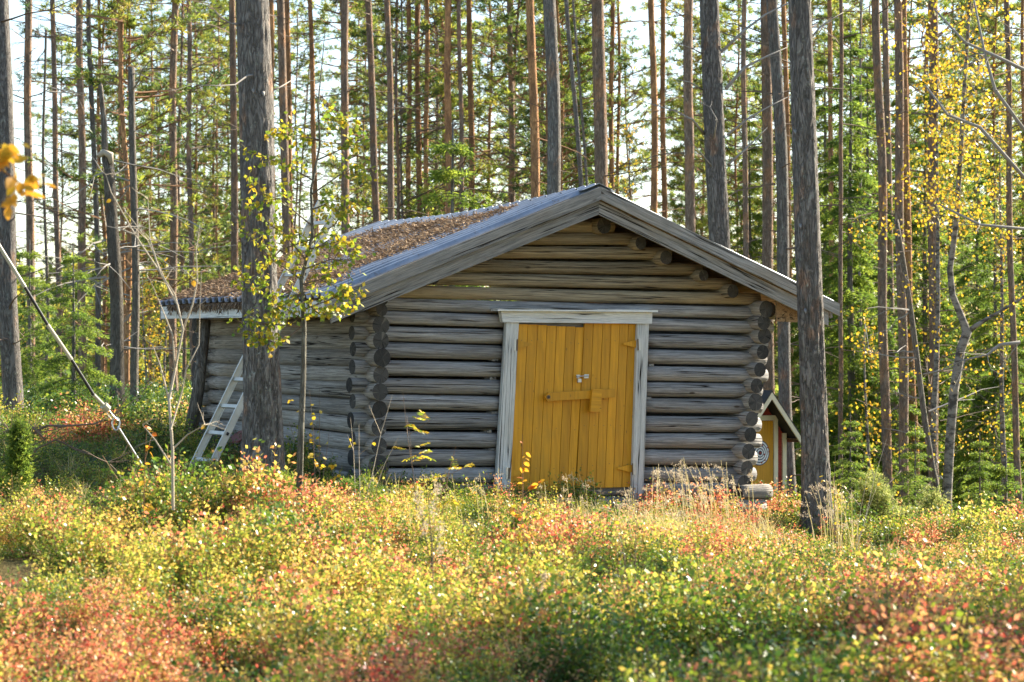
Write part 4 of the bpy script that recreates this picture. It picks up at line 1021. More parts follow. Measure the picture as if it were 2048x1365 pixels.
ORD = {1: ['distant'], 2: ['nearer', 'farther'], 3: ['nearest', 'middle', 'farthest'], 4: ['nearest', 'second nearest', 'second farthest', 'farthest']}
for (k, z), lst in cnt.items():
    names = ORD.get(len(lst)) or ['nearest', 'second nearest', 'third nearest'] + ['far']*(len(lst)-3)
    for (d, px), w in zip(lst, names):
        place(pines[k], (px-1024)/F*d, d, rr.uniform(0, 6.28), rr.uniform(0.95, 1.3), w+' '+KINDS_[k].replace('green from low down', 'green low down').replace('mixed dead and green limbs', 'mixed limbs')+', '+z, 'pines deep in the forest')
# pines beyond the right frame edge whose crowns throw the foreground shade
shp = pine_proto(140, 9.5, 90, 1.0, 'bark_mid', 3.6)
SHL = ['closest to the camera side', 'second in its row', 'beside the first', 'outermost', 'farthest back', 'nearest to the heath', 'bent one', 'slim one', 'wide one', 'last in line']
for i, (x, d) in enumerate(((7.4, 15.4), (10.2, 17.4))):
    place(shp, x, d, i*1.1, 1.0, 'pine outside the view to the right, '+SHL[i], 'pines right of the view')

sprA = spruce_proto(301, 2.6, 0.95); sprB = spruce_proto(302, 9.0, 1.5, 0.40, nb=30, k=5, blade=(0.10, 0.020)); sprC = spruce_proto(303, 1.35, 0.42)
def px_at(px, d): return (px-1024)/F*d
place(sprA, px_at(147, 34), 34, 0.4, 1.02, 'bushy young spruce standing between the left pines behind the guy wire')
copy_tree(sprA, (px_at(60, 44), 44, gzf(px_at(60, 44), 44)), 2.4, 1.25, 'young spruce deeper in shade behind the second left pine')
copy_tree(sprA, (px_at(903, 31), 31, EYE+0.2), 1.0, 0.001, 'x') if False else None
spy = copy_tree(sprA, (px_at(905, 40), 40, gzf(px_at(905, 40), 40)), 3.3, 2.05, 'small dark green spruce tip showing just above the roof')
for i, (px, d, sc, lb) in enumerate(((1700, 52, 1.25, 'tall drooping spruce first right of the thick right pine'), (1735, 58, 1.3, 'tall spruce with sunlit drapes behind the thin grey stem'), (1990, 50, .95, 'drooping spruce behind the crooked birch limb'), (1955, 56, 1.05, 'dark spruce close behind the crooked birch'), (1850, 60, 1.3, 'spruce filling the gap among the four close trunks'), (2060, 54, 1.1, 'spruce half cut by the right photo edge'), (1650, 64, 1.4, 'far spruce glowing behind the slim rust-red pine'), (1500, 72, 1.3, 'far spruce showing between forked-limb pine and twin trunks'), (1160, 72, 1.5, 'far spruce showing beside the leaning trunks behind the ridge'), (1800, 70, 1.4, 'far spruce in shadow behind the four close trunks'), (1900, 68, 1.4, 'far spruce behind the broad brown pine'))):
    place(sprB, px_at(px, d), d, i*1.3, sc, lb)
place(sprC, px_at(2010, 30), 30, 0, 1.0, 'knee-high spruce seedling by the right edge pine')
copy_tree(sprA, (px_at(1960, 33), 33, gzf(px_at(1960, 33), 33)), 1.1, 0.7, 'low spruce bush below the crooked birch')
copy_tree(sprA, (px_at(1830, 36), 36, gzf(px_at(1830, 36), 36)), 4.1, 0.8, 'low spruce bush at the feet of the four close trunks')
copy_tree(sprA, (px_at(1700, 36), 36, gzf(px_at(1700, 36), 36)), 5.1, 0.75, 'low spruce bush between thick right pine and junipers')

birA = birch_proto(401, 4.2, 1.1, 14); birB = birch_proto(402, 9.0, 1.5, 13, size=0.056)
place(birA, px_at(292, 46), 46, 0, 0.62, 'low yellow birch bush glowing left of the hut corner')
for px, d, sc, lb in ((330, 55, .8, 'yellow birch bush farther back beyond the left roof corner'), (1740, 50, 1.1, 'yellow birch between the rust-red pine and the four close trunks'), (20, 50, .7, 'small yellow birch behind the thick edge trunk'), (1300, 70, 1.2, 'yellow birch far behind the right roof slope')):
    copy_tree(birA, (px_at(px, d), d, gzf(px_at(px, d), d)), px, sc, lb)
place(birB, px_at(1255, 62), 62, 1.0, 1.0, 'tall yellow birch in the gap right of the gable peak')
copy_tree(birB, (px_at(2010, 48), 48, gzf(px_at(2010, 48), 48)), 2.0, 0.95, 'tall yellow birch behind the right edge pine')
copy_tree(birB, (px_at(1880, 44), 44, gzf(px_at(1880, 44), 44)), 4.0, 1.0, 'tall golden birch crown left of the crooked birch')

# far wood closing the view, reads as one mass
def far_wood():
    rng = np.random.RandomState(77); C = []
    n = 42000; d = rng.uniform(105, 170, n); a = rng.uniform(-0.34, 0.34, n); x = a*d
    hmax = 4 + 4*np.abs(np.sin(a*37)+0.6*np.sin(a*91+1)); h = rng.rand(n)**1.3*hmax
    C = np.stack([x, d, gz(x, d)+h], 1)
    V, Q = blades(C, rng.randn(n, 3), 0.75, 0.30, 0.5, rng)
    o = link(bpy.data.objects.new('far_wood', np_mesh('far_wood', V, Q, M['pine_needle'], rng.rand(n)))); tag(o, 'hazy green mass of forest closing the view behind everything', 'forest', kind='stuff')
far_wood()

# ------------------------------------------------------------------ saplings and shrubs with individual leaves
def leaf_mesh(name, L, W, mat, seed, fold=0.15, tooth=0):
    r = random.Random(seed); n = 5; L_ = []; R_ = []; mid = []
    for i in range(n+1):
        t = i/n; w = W/2*math.sin(math.pi*min(1, t*0.92+0.06))**0.8*(1.15-0.4*t); z = -0.12*L*t*t
        mid.append((L*t, 0, z)); L_.append((L*t, w, z+w*fold)); R_.append((L*t, -w, z+w*fold))
    vs = mid+L_+R_; fs = []
    for i in range(n): fs += [(i, i+1, n+1+i+1, n+1+i), (i, 2*(n+1)+i, 2*(n+1)+i+1, i+1)]
    me = bpy.data.meshes.new(name); me.from_pydata(vs, [], fs); me.materials.append(mat)
    a = me.attributes.new('rnd', 'FLOAT', 'FACE'); a.data.foreach_set('value', [r.random()]*len(fs)); return me
LEAF = {k: [leaf_mesh('leaf', L, W, M[m], 10*i+j) for j in range(7)] for i, (k, L, W, m) in enumerate((('birch', 0.047, 0.039, 'birch_leaf'), ('orange', 0.06, 0.045, 'orange_leaf'), ('rowan', 0.045, 0.016, 'birch_leaf'), ('near', 0.075, 0.055, 'orange_leaf'), ('yellow', 0.05, 0.042, 'yellow_leaf')))}
def put_leaf(parent, kind, p, d, sc=1.0):
    o = bpy.data.objects.new('leaf', R.choice(LEAF[kind])); COL.objects.link(o); o.parent = parent
    q = Vector(d).normalized().to_track_quat('X', 'Z'); o.location = p; o.rotation_mode = 'QUATERNION'
    from mathutils import Quaternion
    o.rotation_quaternion = q @ Quaternion((1, 0, 0), R.uniform(-1.3, 1.3)); o.scale = (sc*R.uniform(.7, 1.15),)*3; return o

def sapling_birch():
    R.seed(21); d = 20.6; pts = [(597, 960), (603, 850), (606, 760), (608, 660), (603, 560), (625, 470), (622, 380), (640, 290), (636, 210), (645, 120), (650, 60)]
    P = [U(x, y, d) for x, y in pts]; base = Vector((P[0].x, d, gzf(P[0].x, d)-0.03)); P[0].z = base.z
    o = empty('birch_sapling', base, 'slender birch sapling with yellow-green leaves beside the ladder pine', 'sapling')
    b = MB(); b.tube([p-base for p in P], [0.029, 0.027, 0.024, 0.021, 0.018, 0.014, 0.011, 0.009, 0.007, 0.005, 0.003], 8, True, 0.08); adopt(o, 'trunk', b.mesh('trunk', M['bark_young'], True))
    br = [((606, 640), (545, 600), (490, 560)), ((606, 620), (660, 600), (700, 575)), ((603, 560), (545, 520), (480, 455)), ((605, 540), (660, 520), (705, 520)), ((612, 520), (570, 470), (500, 420)), ((620, 480), (670, 450), (700, 400)), ((622, 450), (560, 400), (505, 380)), ((622, 390), (680, 350), (712, 345)), ((625, 360), (570, 330), (490, 300)), ((636, 320), (680, 300), (700, 280)), ((638, 280), (590, 270), (545, 265)), ((607, 650), (560, 690), (505, 670)), ((606, 600), (640, 630), (690, 625)), ((640, 230), (665, 235), (680, 240)), ((608, 655), (560, 650), (480, 648)), ((603, 570), (640, 560), (712, 590)), ((620, 480), (560, 500), (500, 575)), ((610, 585), (570, 610), (540, 620)), ((615, 500), (650, 490), (690, 480)), ((622, 420), (650, 410), (690, 430))]
    leafpos = []
    for pl in br:
        dz = R.uniform(-0.35, 0.25); q = [U(x, y, d+dz*(i/2))-base for i, (x, y) in enumerate(pl)]
        b = MB(); b.tube(q, [0.008, 0.005, 0.002], 5, False)
        for _ in range(17):
            t = R.random(); a = q[0].lerp(q[1], t) if R.random() < 0.4 else q[1].lerp(q[2], t)
            e = (q[2]-q[0]).normalized()*0.6 + Vector((R.uniform(-1, 1), R.uniform(-1, 1), R.uniform(-.6, .9)))
            l = R.uniform(0.10, 0.26); a2 = a+e.normalized()*l; b.tube([a, (a+a2)/2, a2], [0.003, 0.0022, 0.0012], 3, False)
            for k in range(6): leafpos.append((a.lerp(a2, R.uniform(0.2, 1)), e))
        for k in range(9): t = R.random(); leafpos.append((q[1].lerp(q[2], t), (q[2]-q[1])))
        adopt(o, 'branch', b.mesh('branch', M['twig']))
    R.shuffle(leafpos); n_ind = 290
    for p, e in leafpos[:n_ind]:
        dv = e.normalized()*0.4+Vector((R.uniform(-1, 1), R.uniform(-1, 1), R.uniform(-1.2, .4))); put_leaf(o, 'birch', p, dv)
    rest = np.array([list(p) for p, e in leafpos[n_ind:]]); rest = np.repeat(rest, 1, 0)+NR.randn(len(rest), 3)*0.015
    V, Q = blades(rest, NR.randn(len(rest), 3)*.6+np.array([0, 0, -.4]), 0.046, 0.038, 0.2, NR)
    adopt(o, 'leaves', np_mesh('leaves', V, Q, M['birch_leaf'], NR.rand(len(Q))), 'stuff')
sapling_birch()

def stem_plant(name, label, px, ytop, d, lean, nst, kind, nleaf, mat='twig', pinnate=False, ybase=None, spread=0.12, cat='plant', leafless=False, r=0.004, sc=1.0):
    x = px_at(px, d); base = Vector((x, d, gzf(x, d)-0.02)); top = U(px+lean, ytop, d)-base
    o = empty(name, base, label, cat); b = MB(); ends = []
    for s in range(nst):
        sp = Vector((R.uniform(-spread, spread), R.uniform(-spread, spread), 0)); h = R.uniform(0.65, 1.0) if s else 1.0
        q = [Vector((0, 0, 0)), top*0.35*h+sp*0.5+Vector((R.uniform(-.02, .02), 0, 0)), top*0.7*h+sp*0.9, top*h+sp*1.4]
        b.tube(q, [r, r*.8, r*.55, r*.3], 5, False); ends.append(q)
        for _ in range(3 if leafless else 2):
            k = R.randint(1, 2); a = q[k]; e = Vector((R.uniform(-1, 1), R.uniform(-1, 1), R.uniform(.3, 1.0))).normalized()*R.uniform(.1, .3)*(top.length)
            b.tube([a, a+e*.5, a+e], [r*.5, r*.4, r*.2], 3, False); ends.append([a, a+e*.4, a+e*.7, a+e])
    adopt(o, 'stem', b.mesh('stem', M[mat], True))
    if leafless: return o
    for i in range(nleaf):
        q = R.choice(ends); t = R.uniform(0.25, 1); k = min(2, int(t*3)); p = q[k].lerp(q[k+1], t*3-k)
        dv = Vector((R.uniform(-1, 1), R.uniform(-1, 1), R.uniform(-.6, .5)))
        if pinnate:
            lb = MB(); L = R.uniform(0.10, 0.15); dn = dv.normalized(); lb.tube([p, p+dn*L*.5, p+dn*L-Vector((0, 0, .02))], [0.0015, 0.0012, 0.001], 3, False); adopt(o, 'leaf_stalk', lb.mesh('leaf_stalk', M[mat]))
            sd_ = dn.cross(up).normalized()
            for m in range(5):
                for sg in (-1, 1): put_leaf(o, kind, p+dn*L*(.3+.17*m), sd_*sg+dn*.5+Vector((0, 0, -.2)), sc)
            put_leaf(o, kind, p+dn*L, dn, sc)
        else: put_leaf(o, kind, p, dv, sc)
    return o
R.seed(33)
stem_plant('rowan_seedling', 'yellowing rowan seedling with feathery leaves before the hut corner', 838, 785, 18.8, -38, 2, 'rowan', 14, 'twig', True, spread=0.10)
stem_plant('rowan_seedling', 'smaller rowan seedling with orange-tipped leaves, right of the taller one', 868, 895, 18.8, 0, 2, 'rowan', 9, 'twig_orange', True, spread=0.15)
stem_plant('aspen_seedling', 'aspen seedling with orange leaves in front of the ochre door', 1046, 868, 18.5, -5, 2, 'orange', 46, 'twig_orange', spread=0.07, sc=0.85)
stem_plant('aspen_seedling', 'small yellow aspen seedling left of the bare pale shrub', 282, 830, 17.0, -6, 1, 'orange', 22, 'twig_orange', spread=0.05, sc=0.72)
stem_plant('willow_shrub', 'sparse shrub with small yellow leaves against the left log wall', 640, 775, 20.5, -5, 3, 'yellow', 48, 'twig', spread=0.16, sc=0.8)
stem_plant('willow_shrub', 'leggy twigs with few pinkish leaves left of the hut corner', 715, 790, 19.5, 25, 4, 'yellow', 9, 'twig_pale', spread=0.2, sc=0.7)
stem_plant('willow_shrub', 'low shrub with pale leaves at the foot of the outhouse trees', 1700, 880, 22, 20, 3, 'yellow', 16, 'twig_pale', spread=0.2, sc=0.7)
stem_plant('willow_shrub', 'thin twigs with yellow leaves at the foot of the thick right pine', 1668, 910, 21.5, -30, 3, 'yellow', 12, 'twig', spread=0.2, sc=0.7)
stem_plant('aspen_seedling', 'yellow-leaved seedling in the heath below the ochre door', 1052, 1010, 14.5, 0, 3, 'yellow', 60, 'twig_orange', spread=0.1, sc=0.6)
stem_plant('willow_shrub', 'dark twiggy shrub with few leaves in the heath right of the doors', 1260, 1020, 14.0, 10, 4, 'yellow', 12, 'twig', spread=0.12, sc=0.6)
# bare pale shrub on the left
def bare_shrub():
    d = 16.5; x = px_at(345, d); base = Vector((x, d, gzf(x, d)))
    o = empty('bare_shrub', base, 'leafless pale branching shrub left of the ladder', 'shrub')
    lines = [((346, 1020), (345, 900), (338, 800), (350, 740), (366, 660), (355, 610), (320, 545), (270, 470), (222, 385), (212, 350)), ((366, 660), (350, 590), (330, 560), (295, 480), (245, 415)), ((341, 860), (365, 780), (372, 740), (398, 690), (400, 610), (403, 540)), ((350, 740), (345, 670), (325, 620), (300, 560)), ((342, 930), (310, 880), (285, 850)), ((344, 900), (375, 870), (410, 850)), ((270, 470), (245, 460), (212, 452)), ((366, 660), (385, 610), (395, 560), (392, 500), (400, 450)), ((320, 545), (300, 480), (296, 400)), ((338, 800), (320, 730), (305, 690))]
    for pl in lines:
        q = [U(a, c, d+R.uniform(-.1, .1))-base for a, c in pl]; 
        if q[0].z < 0.3: q[0].z = -0.05
        r0 = 0.011 if len(pl) > 8 else 0.007; b = MB(); b.tube(q, [r0*(1-.75*i/(len(q)-1)) for i in range(len(q))], 6, False)
        for _ in range(4): i = R.randint(0, len(q)-1); twig_tubes(b, q[i], Vector((R.uniform(-1, 1), R.uniform(-1, 1), R.uniform(-.2, 1))), R.uniform(.08, .22), 0.003, 3, 1)
        adopt(o, 'branch', b.mesh('branch', M['twig_pale'], True))
    for a, c in ((386, 562), (222, 400), (300, 905), (410, 850)): put_leaf(o, 'orange', U(a, c, d)-base, Vector((R.uniform(-1, 1), -.3, -.5)), .8)
bare_shrub()
def near_branch():
    d = 9.0; P = [U(-120, 250, d), U(-40, 300, d), U(10, 345, d), U(60, 380, d)]; base = U(-160, 900, d); base.z = gzf(base.x, d)
    o = empty('rowan_tree', base, 'blurred bright orange leaf spray reaching in at the left edge', 'branch')
    b = MB(); b.tube([Vector((0, 0, 0)), (P[0]-base)*0.5+Vector((-.05, 0, 0)), P[0]-base], [0.02, 0.016, 0.01], 7, False); adopt(o, 'stem', b.mesh('stem', M['twig'], True))
    b = MB(); b.tube([p-base for p in P], [0.006, 0.005, 0.004, 0.002], 5, False); adopt(o, 'branch', b.mesh('branch', M['twig_orange'], True))
    for _ in range(62):
        x, y = R.choice(((8, 300), (15, 320), (8, 300), (25, 372), (55, 378), (62, 362), (20, 385), (3, 345), (-10, 300), (3, 400), (72, 352), (15, 366), (-30, 330))); x += R.gauss(9, 9); y += R.gauss(0, 9)
        put_leaf(o, 'near', U(x, y, d+R.uniform(-.1, .1))-base, Vector((R.uniform(-1, 1), R.uniform(-.5, .5), R.uniform(-1, .3))), .72)
near_branch()

# junipers
def juniper(label, px, d, H, W, seed, mat='juniper_needle'):
    R.seed(seed); rng = np.random.RandomState(seed); x = px_at(px, d); o = empty('juniper_bush', (x, d, gzf(x, d)-.03), label, 'bush')
    b = MB(); C = []; D = []
    for i in range(int(26*H+14)):
        a = R.uniform(0, 6.283); s = R.uniform(.1, 1); dd = Vector((math.cos(a)*W*s, math.sin(a)*W*s, H*R.uniform(.45, 1)*(1.05-.45*s)))
        q = [Vector((0, 0, 0)), dd*.4+Vector((dd.x*.2, dd.y*.2, 0)), dd*.75+Vector((dd.x*.1, dd.y*.1, 0)), dd]; b.tube(q, [.009, .006, .004, .002], 3, False)
        for k in range(46):
            t = R.uniform(.3, 1)*3-1e-3; k0 = int(t) if t < 3 else 2; p = q[k0].lerp(q[k0+1], t-k0); e = Vector((R.gauss(0, 1), R.gauss(0, 1), R.gauss(.6, 1))).normalized(); p2 = p+e*R.uniform(.02, .11)
            C += [p, p2]; D += [e, e]
    adopt(o, 'stem', b.mesh('stem', M['twig']), 'stuff'); k = 7
    C = np.repeat(np.array(C), k, 0)+rng.randn(len(C)*k, 3)*.008; D = np.repeat(np.array(D), k, 0); V, Q = blades(C, D, .03, .007, .6, rng)
    adopt(o, 'foliage', np_mesh('foliage', V, Q, M[mat], np.repeat(rng.rand(len(C)//k), k)), 'stuff'); return o
juniper('pale green juniper, left of the two bushes by the far right trunks', 1747, 27.5, 0.95, 0.28, 51); juniper('pale green juniper, right of the two bushes by the far right trunks', 1862, 27.0, 0.8, 0.22, 52)
juniper('low spreading juniper between the two taller junipers', 1805, 27.2, 0.55, 0.25, 55)
juniper('slender green juniper in the left foreground before the guy wire', 36, 19.5, 0.95, 0.06, 53, 'spruce_needle'); juniper('low green juniper at the very left edge', 0, 19.0, 0.4, 0.12, 54, 'spruce_needle')
juniper('low dark heather bush at the hut corner foot', 720, 21.6, 0.32, 0.28, 56, 'spruce_needle')
juniper('low green bush at the foot of the ladder pine', 560, 21.4, 0.28, 0.25, 57, 'spruce_needle')
juniper('low dark bush at the far left wall corner', 395, 27.5, 0.5, 0.5, 58, 'spruce_needle')

# leaning dead trunk beside the hut's far left corner and debris below the eave
def misc():
    R.seed(61)
    d = 25.8; A = U(372, 900, d); B = U(413, 640, d+0.1); A.z = gzf(A.x, d)-.05
    o = empty('leaning_log', A, 'dark leaning dead trunk propped against the far left eave', 'log'); b = MB(); b.tube([Vector((0, 0, 0)), (B-A)*.5+Vector((.02, 0, 0)), B-A], [.075, .065, .05], 10, True, .06); adopt(o, 'trunk', b.mesh('trunk', M['bark_dead'], True))
    specs = [('weathered_plank', 'grey weathered plank end lying under the eave by the ladder foot', 455, 905, 'fascia', .55, .16), ('metal_sheet', 'bent faded red metal sheet lying behind the ladder foot', 478, 872, 'redmetal', .35, .22), ('dark_board', 'black tarred board leaning under the low eave', 430, 870, 'felt', .4, .2)]
    for nm, lb, px, py, mt, L, W in specs:
        p = LP(px, py, .45); p.z = max(p.z, gzf(p.x, p.y)+.03); b = MB(); t = R.uniform(-.3, .3); x = (S*.8+G*.3*t+up*.25*t).normalized()*L/2; y = (G*.8+up*.5).normalized()*W/2
        b.prism([-x-y, x-y, x+y, -x+y], (0, 0, -.02)); me = b.mesh(nm, M[mt]); ob = bpy.data.objects.new(nm, me); COL.objects.link(ob); ob.location = p; tag(ob, lb, 'board' if mt != 'redmetal' else 'metal sheet')
    # round foundation logs at the right corner, cut ends to the viewer
    for i, (px, py, L, r, lb) in enumerate(((1520, 985, .45, .085, 'gnarled log stub on top of the crib under the right corner'), (1500, 1018, .6, .10, 'thick weathered log stub at the bottom of the right corner crib'), (1470, 1030, .5, .08, 'half buried log stub below the right wall corner'))):
        A = GP(px, py, .32); o = log_obj('log_stub', A-G*L*.6, A+G*L*.25, r, M['log_side'], None, n=12); tag(o, lb, 'log')
    # fallen dead boughs left
    for pl, lb, r in (([(60, 870), (95, 852), (140, 852), (190, 848), (230, 830)], 'dead bough lying low across the left undergrowth', .013), ([(30, 985), (70, 900), (110, 880), (170, 905), (215, 925)], 'crooked dead bough in the shade below the guy wire', .009), ([(20, 865), (60, 850), (90, 880)], 'short dark dead branch behind the left juniper', .014)):
        q = [U(x, y, 21+R.uniform(-.2, .2)) for x, y in pl]; b = MB(); c = q[0].copy(); b.tube([p-c for p in q], [r*(1-.15*i) for i in range(len(q))], 6, True, .08)
        for _ in range(9): i = R.randint(0, len(q)-1); twig_tubes(b, q[i]-c, Vector((R.uniform(-1, 1), R.uniform(-.6, .6), R.uniform(-.5, .8))), R.uniform(.2, .6), .006, 3, 2)
        ob = bpy.data.objects.new('fallen_branch', b.mesh('fallen_branch', M['twig'], True)); COL.objects.link(ob); ob.location = c; tag(ob, lb, 'branch')
    for pl, lb, r in (([(875, 1255), (925, 1278), (975, 1305), (1050, 1352)], 'long dark stick lying in the foreground heath', .012), ([(1035, 1262), (1070, 1280), (1115, 1308)], 'pale broken stick in the foreground heath', .009), ([(885, 1318), (902, 1290), (920, 1268)], 'short straw-coloured twig near the long dark stick', .006)):
        q = [U(x, y, 12.4-(y-1255)*.008) for x, y in pl]; c = q[0].copy(); b = MB(); b.tube([p-c for p in q], [r]*len(q), 6, True, .1)
        ob = bpy.data.objects.new('stick', b.mesh('stick', M['twig_pale' if 'pale' in lb or 'straw' in lb else 'twig_grey'], True)); COL.objects.link(ob); ob.location = c; tag(ob, lb, 'stick')
    # mossy mound with rock
    for nm, px, py, d, r, mt, lb in (('mossy_mound', 215, 905, 23, .24, 'moss', 'mossy hummock at the foot of the guy wire'), ('mossy_rock', 320, 880, 27, .38, 'rock', 'low mossy rock left of the hut corner'), ('stump', 1535, 1232, 13.2, .085, 'bark_dead', 'small charred stump in the foreground heath')):
        x = px_at(px, d); c = Vector((x, d, gzf(x, d))); vs = []; fs = []; n, k = 20, 10
        for i in range(k+1):
            th = math.pi/2*i/k
            for j in range(n):
                a = 2*math.pi*j/n; q = Vector((math.cos(a)*math.cos(th), math.sin(a)*math.cos(th), math.sin(th)*(.75 if nm != 'stump' else 1.6))); s = r*(1+.45*noise.noise(q*2.3+Vector((px, 0, 0)))+.25*noise.noise(q*6)+.12*noise.noise(q*14)); vs.append(q*s-Vector((0, 0, .05)))
        for i in range(k):
            for j in range(n): fs.append((i*n+j, i*n+(j+1) % n, (i+1)*n+(j+1) % n, (i+1)*n+j))
        b = MB(); b.add(vs, fs); ob = bpy.data.objects.new(nm, b.mesh(nm, M[mt], True)); COL.objects.link(ob); ob.location = c; tag(ob, lb, {'mossy_mound': 'mound', 'mossy_rock': 'rock', 'stump': 'stump'}[nm])
misc()

# ------------------------------------------------------------------ ground cover (uncountable)
def sprig(name, seed, nst, H, nl, L, W, mat, stemw=0.003, upw=.3):
    rng = np.random.RandomState(seed); C = []; D = []; S_ = []
    for s in range(nst):
        a = rng.uniform(0, 6.283); sp = rng.uniform(.1, .55); h = H*rng.uniform(.6, 1.05); q = np.array([math.cos(a)*sp*H, math.sin(a)*sp*H, h]); o = np.array([rng.uniform(-.05, .05), rng.uniform(-.05, .05), 0])
        S_.append((o, o+q))
        for k in range(nl):
            t = rng.uniform(.25, 1.02); e = norm(rng.randn(1, 3))[0]; C.append(o+q*t+e*np.array([.03, .03, .012])*rng.rand()); D.append(e*np.array([1, 1, .5])+np.array([0, 0, upw]))
    V1, Q1 = blades(np.array(C), np.array(D), L, W, .15, rng)
    A = np.array([s[0] for s in S_]); B = np.array([s[1] for s in S_]); sd = norm(np.cross(B-A, rng.randn(len(A), 3)))*stemw/2
    V2 = np.stack([A-sd, A+sd, B+sd*.5, B-sd*.5], 1).reshape(-1, 3); Q2 = np.arange(4*len(A)).reshape(-1, 4)
    V, Q = merge([(V1, Q1), (V2, Q2)]); me = np_mesh(name, V, Q, M[mat], np.concatenate([rng.rand(len(Q1)), rng.rand(len(Q2))*.3+.6])); me.materials.append(M['twig_orange'])
    mi = np.zeros(len(Q), np.int32); mi[len(Q1):] = 1; me.polygons.foreach_set('material_index', mi); return bpy.data.objects.new(name, me)
def tuft(name, seed, n, H, mat, w=0.004, spread=.8):
    rng = np.random.RandomState(seed); V = []; Q = []; r_ = []
    for i in range(n):
        a = rng.uniform(0, 6.283); h = H*rng.uniform(.5, 1.1); o = np.array([rng.normal(0, .02), rng.normal(0, .02), 0]); s = rng.uniform(.1, 1)*spread; d = np.array([math.cos(a), math.sin(a), 0]); sd = np.array([-d[1], d[0], 0])*w/2
        P = [o+d*s*h*t**2+np.array([0, 0, h*(t-.25*s*t*t)]) for t in (0, .35, .7, 1.0)]
        m = len(V)
        for j, p in enumerate(P): k = (1, .9, .6, .1)[j]; V += [p-sd*k, p+sd*k]
        for j in range(3): Q.append([m+2*j, m+2*j+1, m+2*j+3, m+2*j+2]); r_.append(i/n)
    return bpy.data.objects.new(name, np_mesh(name, np.array(V), np.array(Q), M[mat], np.array(r_)))

def gn_scatter(name, label, cat, protos, pts, rot, scl, idx):
    col = bpy.data.collections.new(name+'_sources')
    for i, p in enumerate(protos): p.name = 'a%02d_' % i + p.name; col.objects.link(p)
    me = bpy.data.meshes.new(name); me.vertices.add(len(pts)); me.vertices.foreach_set('co', np.asarray(pts, np.float32).ravel())
    for nm, ty, val, key in (('irot', 'FLOAT_VECTOR', rot, 'vector'), ('iscl', 'FLOAT', scl, 'value'), ('iidx', 'INT', idx, 'value')):
        a = me.attributes.new(nm, ty, 'POINT'); a.data.foreach_set(key, np.asarray(val, np.int32 if ty == 'INT' else np.float32).ravel())
    o = link(bpy.data.objects.new(name, me)); tag(o, label, cat, kind='stuff')
    ng = bpy.data.node_groups.new(name+'_nodes', 'GeometryNodeTree'); ng.interface.new_socket('Geometry', in_out='INPUT', socket_type='NodeSocketGeometry'); ng.interface.new_socket('Geometry', in_out='OUTPUT', socket_type='NodeSocketGeometry')
    N = ng.nodes; L = ng.links; gi = N.new('NodeGroupInput'); go = N.new('NodeGroupOutput'); ci = N.new('GeometryNodeCollectionInfo'); ci.inputs[0].default_value = col; ci.inputs[1].default_value = True; ci.inputs[2].default_value = True
    ip = N.new('GeometryNodeInstanceOnPoints'); ip.inputs['Pick Instance'].default_value = True
    def at(nm, ty):
        a = N.new('GeometryNodeInputNamedAttribute'); a.data_type = ty; a.inputs[0].default_value = nm; return a.outputs[0]
    L.new(gi.outputs[0], ip.inputs['Points']); L.new(ci.outputs[0], ip.inputs['Instance']); L.new(at('iidx', 'INT'), ip.inputs['Instance Index'])
    er = N.new('FunctionNodeEulerToRotation'); L.new(at('irot', 'FLOAT_VECTOR'), er.inputs[0]); L.new(er.outputs[0], ip.inputs['Rotation']); L.new(at('iscl', 'FLOAT'), ip.inputs['Scale'])
    L.new(ip.outputs[0], go.inputs[0]); md = o.modifiers.new('scatter', 'NODES'); md.node_group = ng; return o

def scatter_pts(n, d0, d1, rng, margin=1.2, power=1.0):
    out = []; d = d0+(d1-d0)*rng.rand(n*3)**power; x = (rng.rand(n*3)*2-1)*(d*0.2117+margin)
    # keep area density even: accept with probability proportional to width
    keep = rng.rand(n*3) < (d*0.2117+margin)/(d1*0.2117+margin); d = d[keep][:n]; x = x[keep][:n]
    # not inside the hut
    rel = np.stack([x-P0.x, d-P0.y], 1); t = rel @ np.array([G.x, G.y]); s = rel @ np.array([S.x, S.y]); ins = (t > -2.4) & (t < 2.35) & (s > -0.12) & (s < 4.2)
    return x[~ins], d[~ins]
rng = np.random.RandomState(3)
bil = []
for i, mt in enumerate(('heath_green', 'heath_yellow', 'heath_red')):
    for k, h in enumerate((.21, .26, .31)): bil.append(sprig('bilberry_shrub', 700+10*i+k, 12, h, 19, .0185, .0115, mt))
lin = [sprig('lingonberry_shrub', 750+i, 9, h, 14, .017, .010, 'lingon', upw=.6) for i, h in enumerate((.13, .17, .15))]
x, d = scatter_pts(27000, 9.0, 33, rng)
def nf(sx, sy, o): return np.array([noise.noise(Vector((a*sx, b*sy, o))) for a, b in zip(x, d)])
hole = nf(1.7, 1.2, 14) + .5*nf(4.5, 3.6, 2); keep = hole > -0.25+.16*rng.rand(len(x)); x, d, hole = x[keep], d[keep], hole[keep]
pn = nf(.75, .6, 4)+.5*nf(2.2, 1.7, 8)+rng.normal(0, .30, len(x)); pg = nf(.5, .4, 31)+.5*nf(1.6, 1.3, 33)+rng.normal(0, .28, len(x))
near = np.clip((15.5-d)/4, 0, 1); back = np.clip((d-19.3)/2, 0, 1)*(x < -0.9)
kind = np.where(pn + .10*near - .45*back > .30, 2, np.where(pg - .10*near - .35*back > .0, 1, 0))
isl = rng.rand(len(x)) < .26 + .2*back + .08*near
idx = np.where(isl, 9+rng.randint(0, 3, len(x)), kind*3+rng.randint(0, 3, len(x)))
big = nf(.45, .35, 9)
scl = (0.7+.5*rng.rand(len(x)))*(1+.6*big+1.3*hole)*(1-.38*np.exp(-((d-21.3)/2.4)**2))
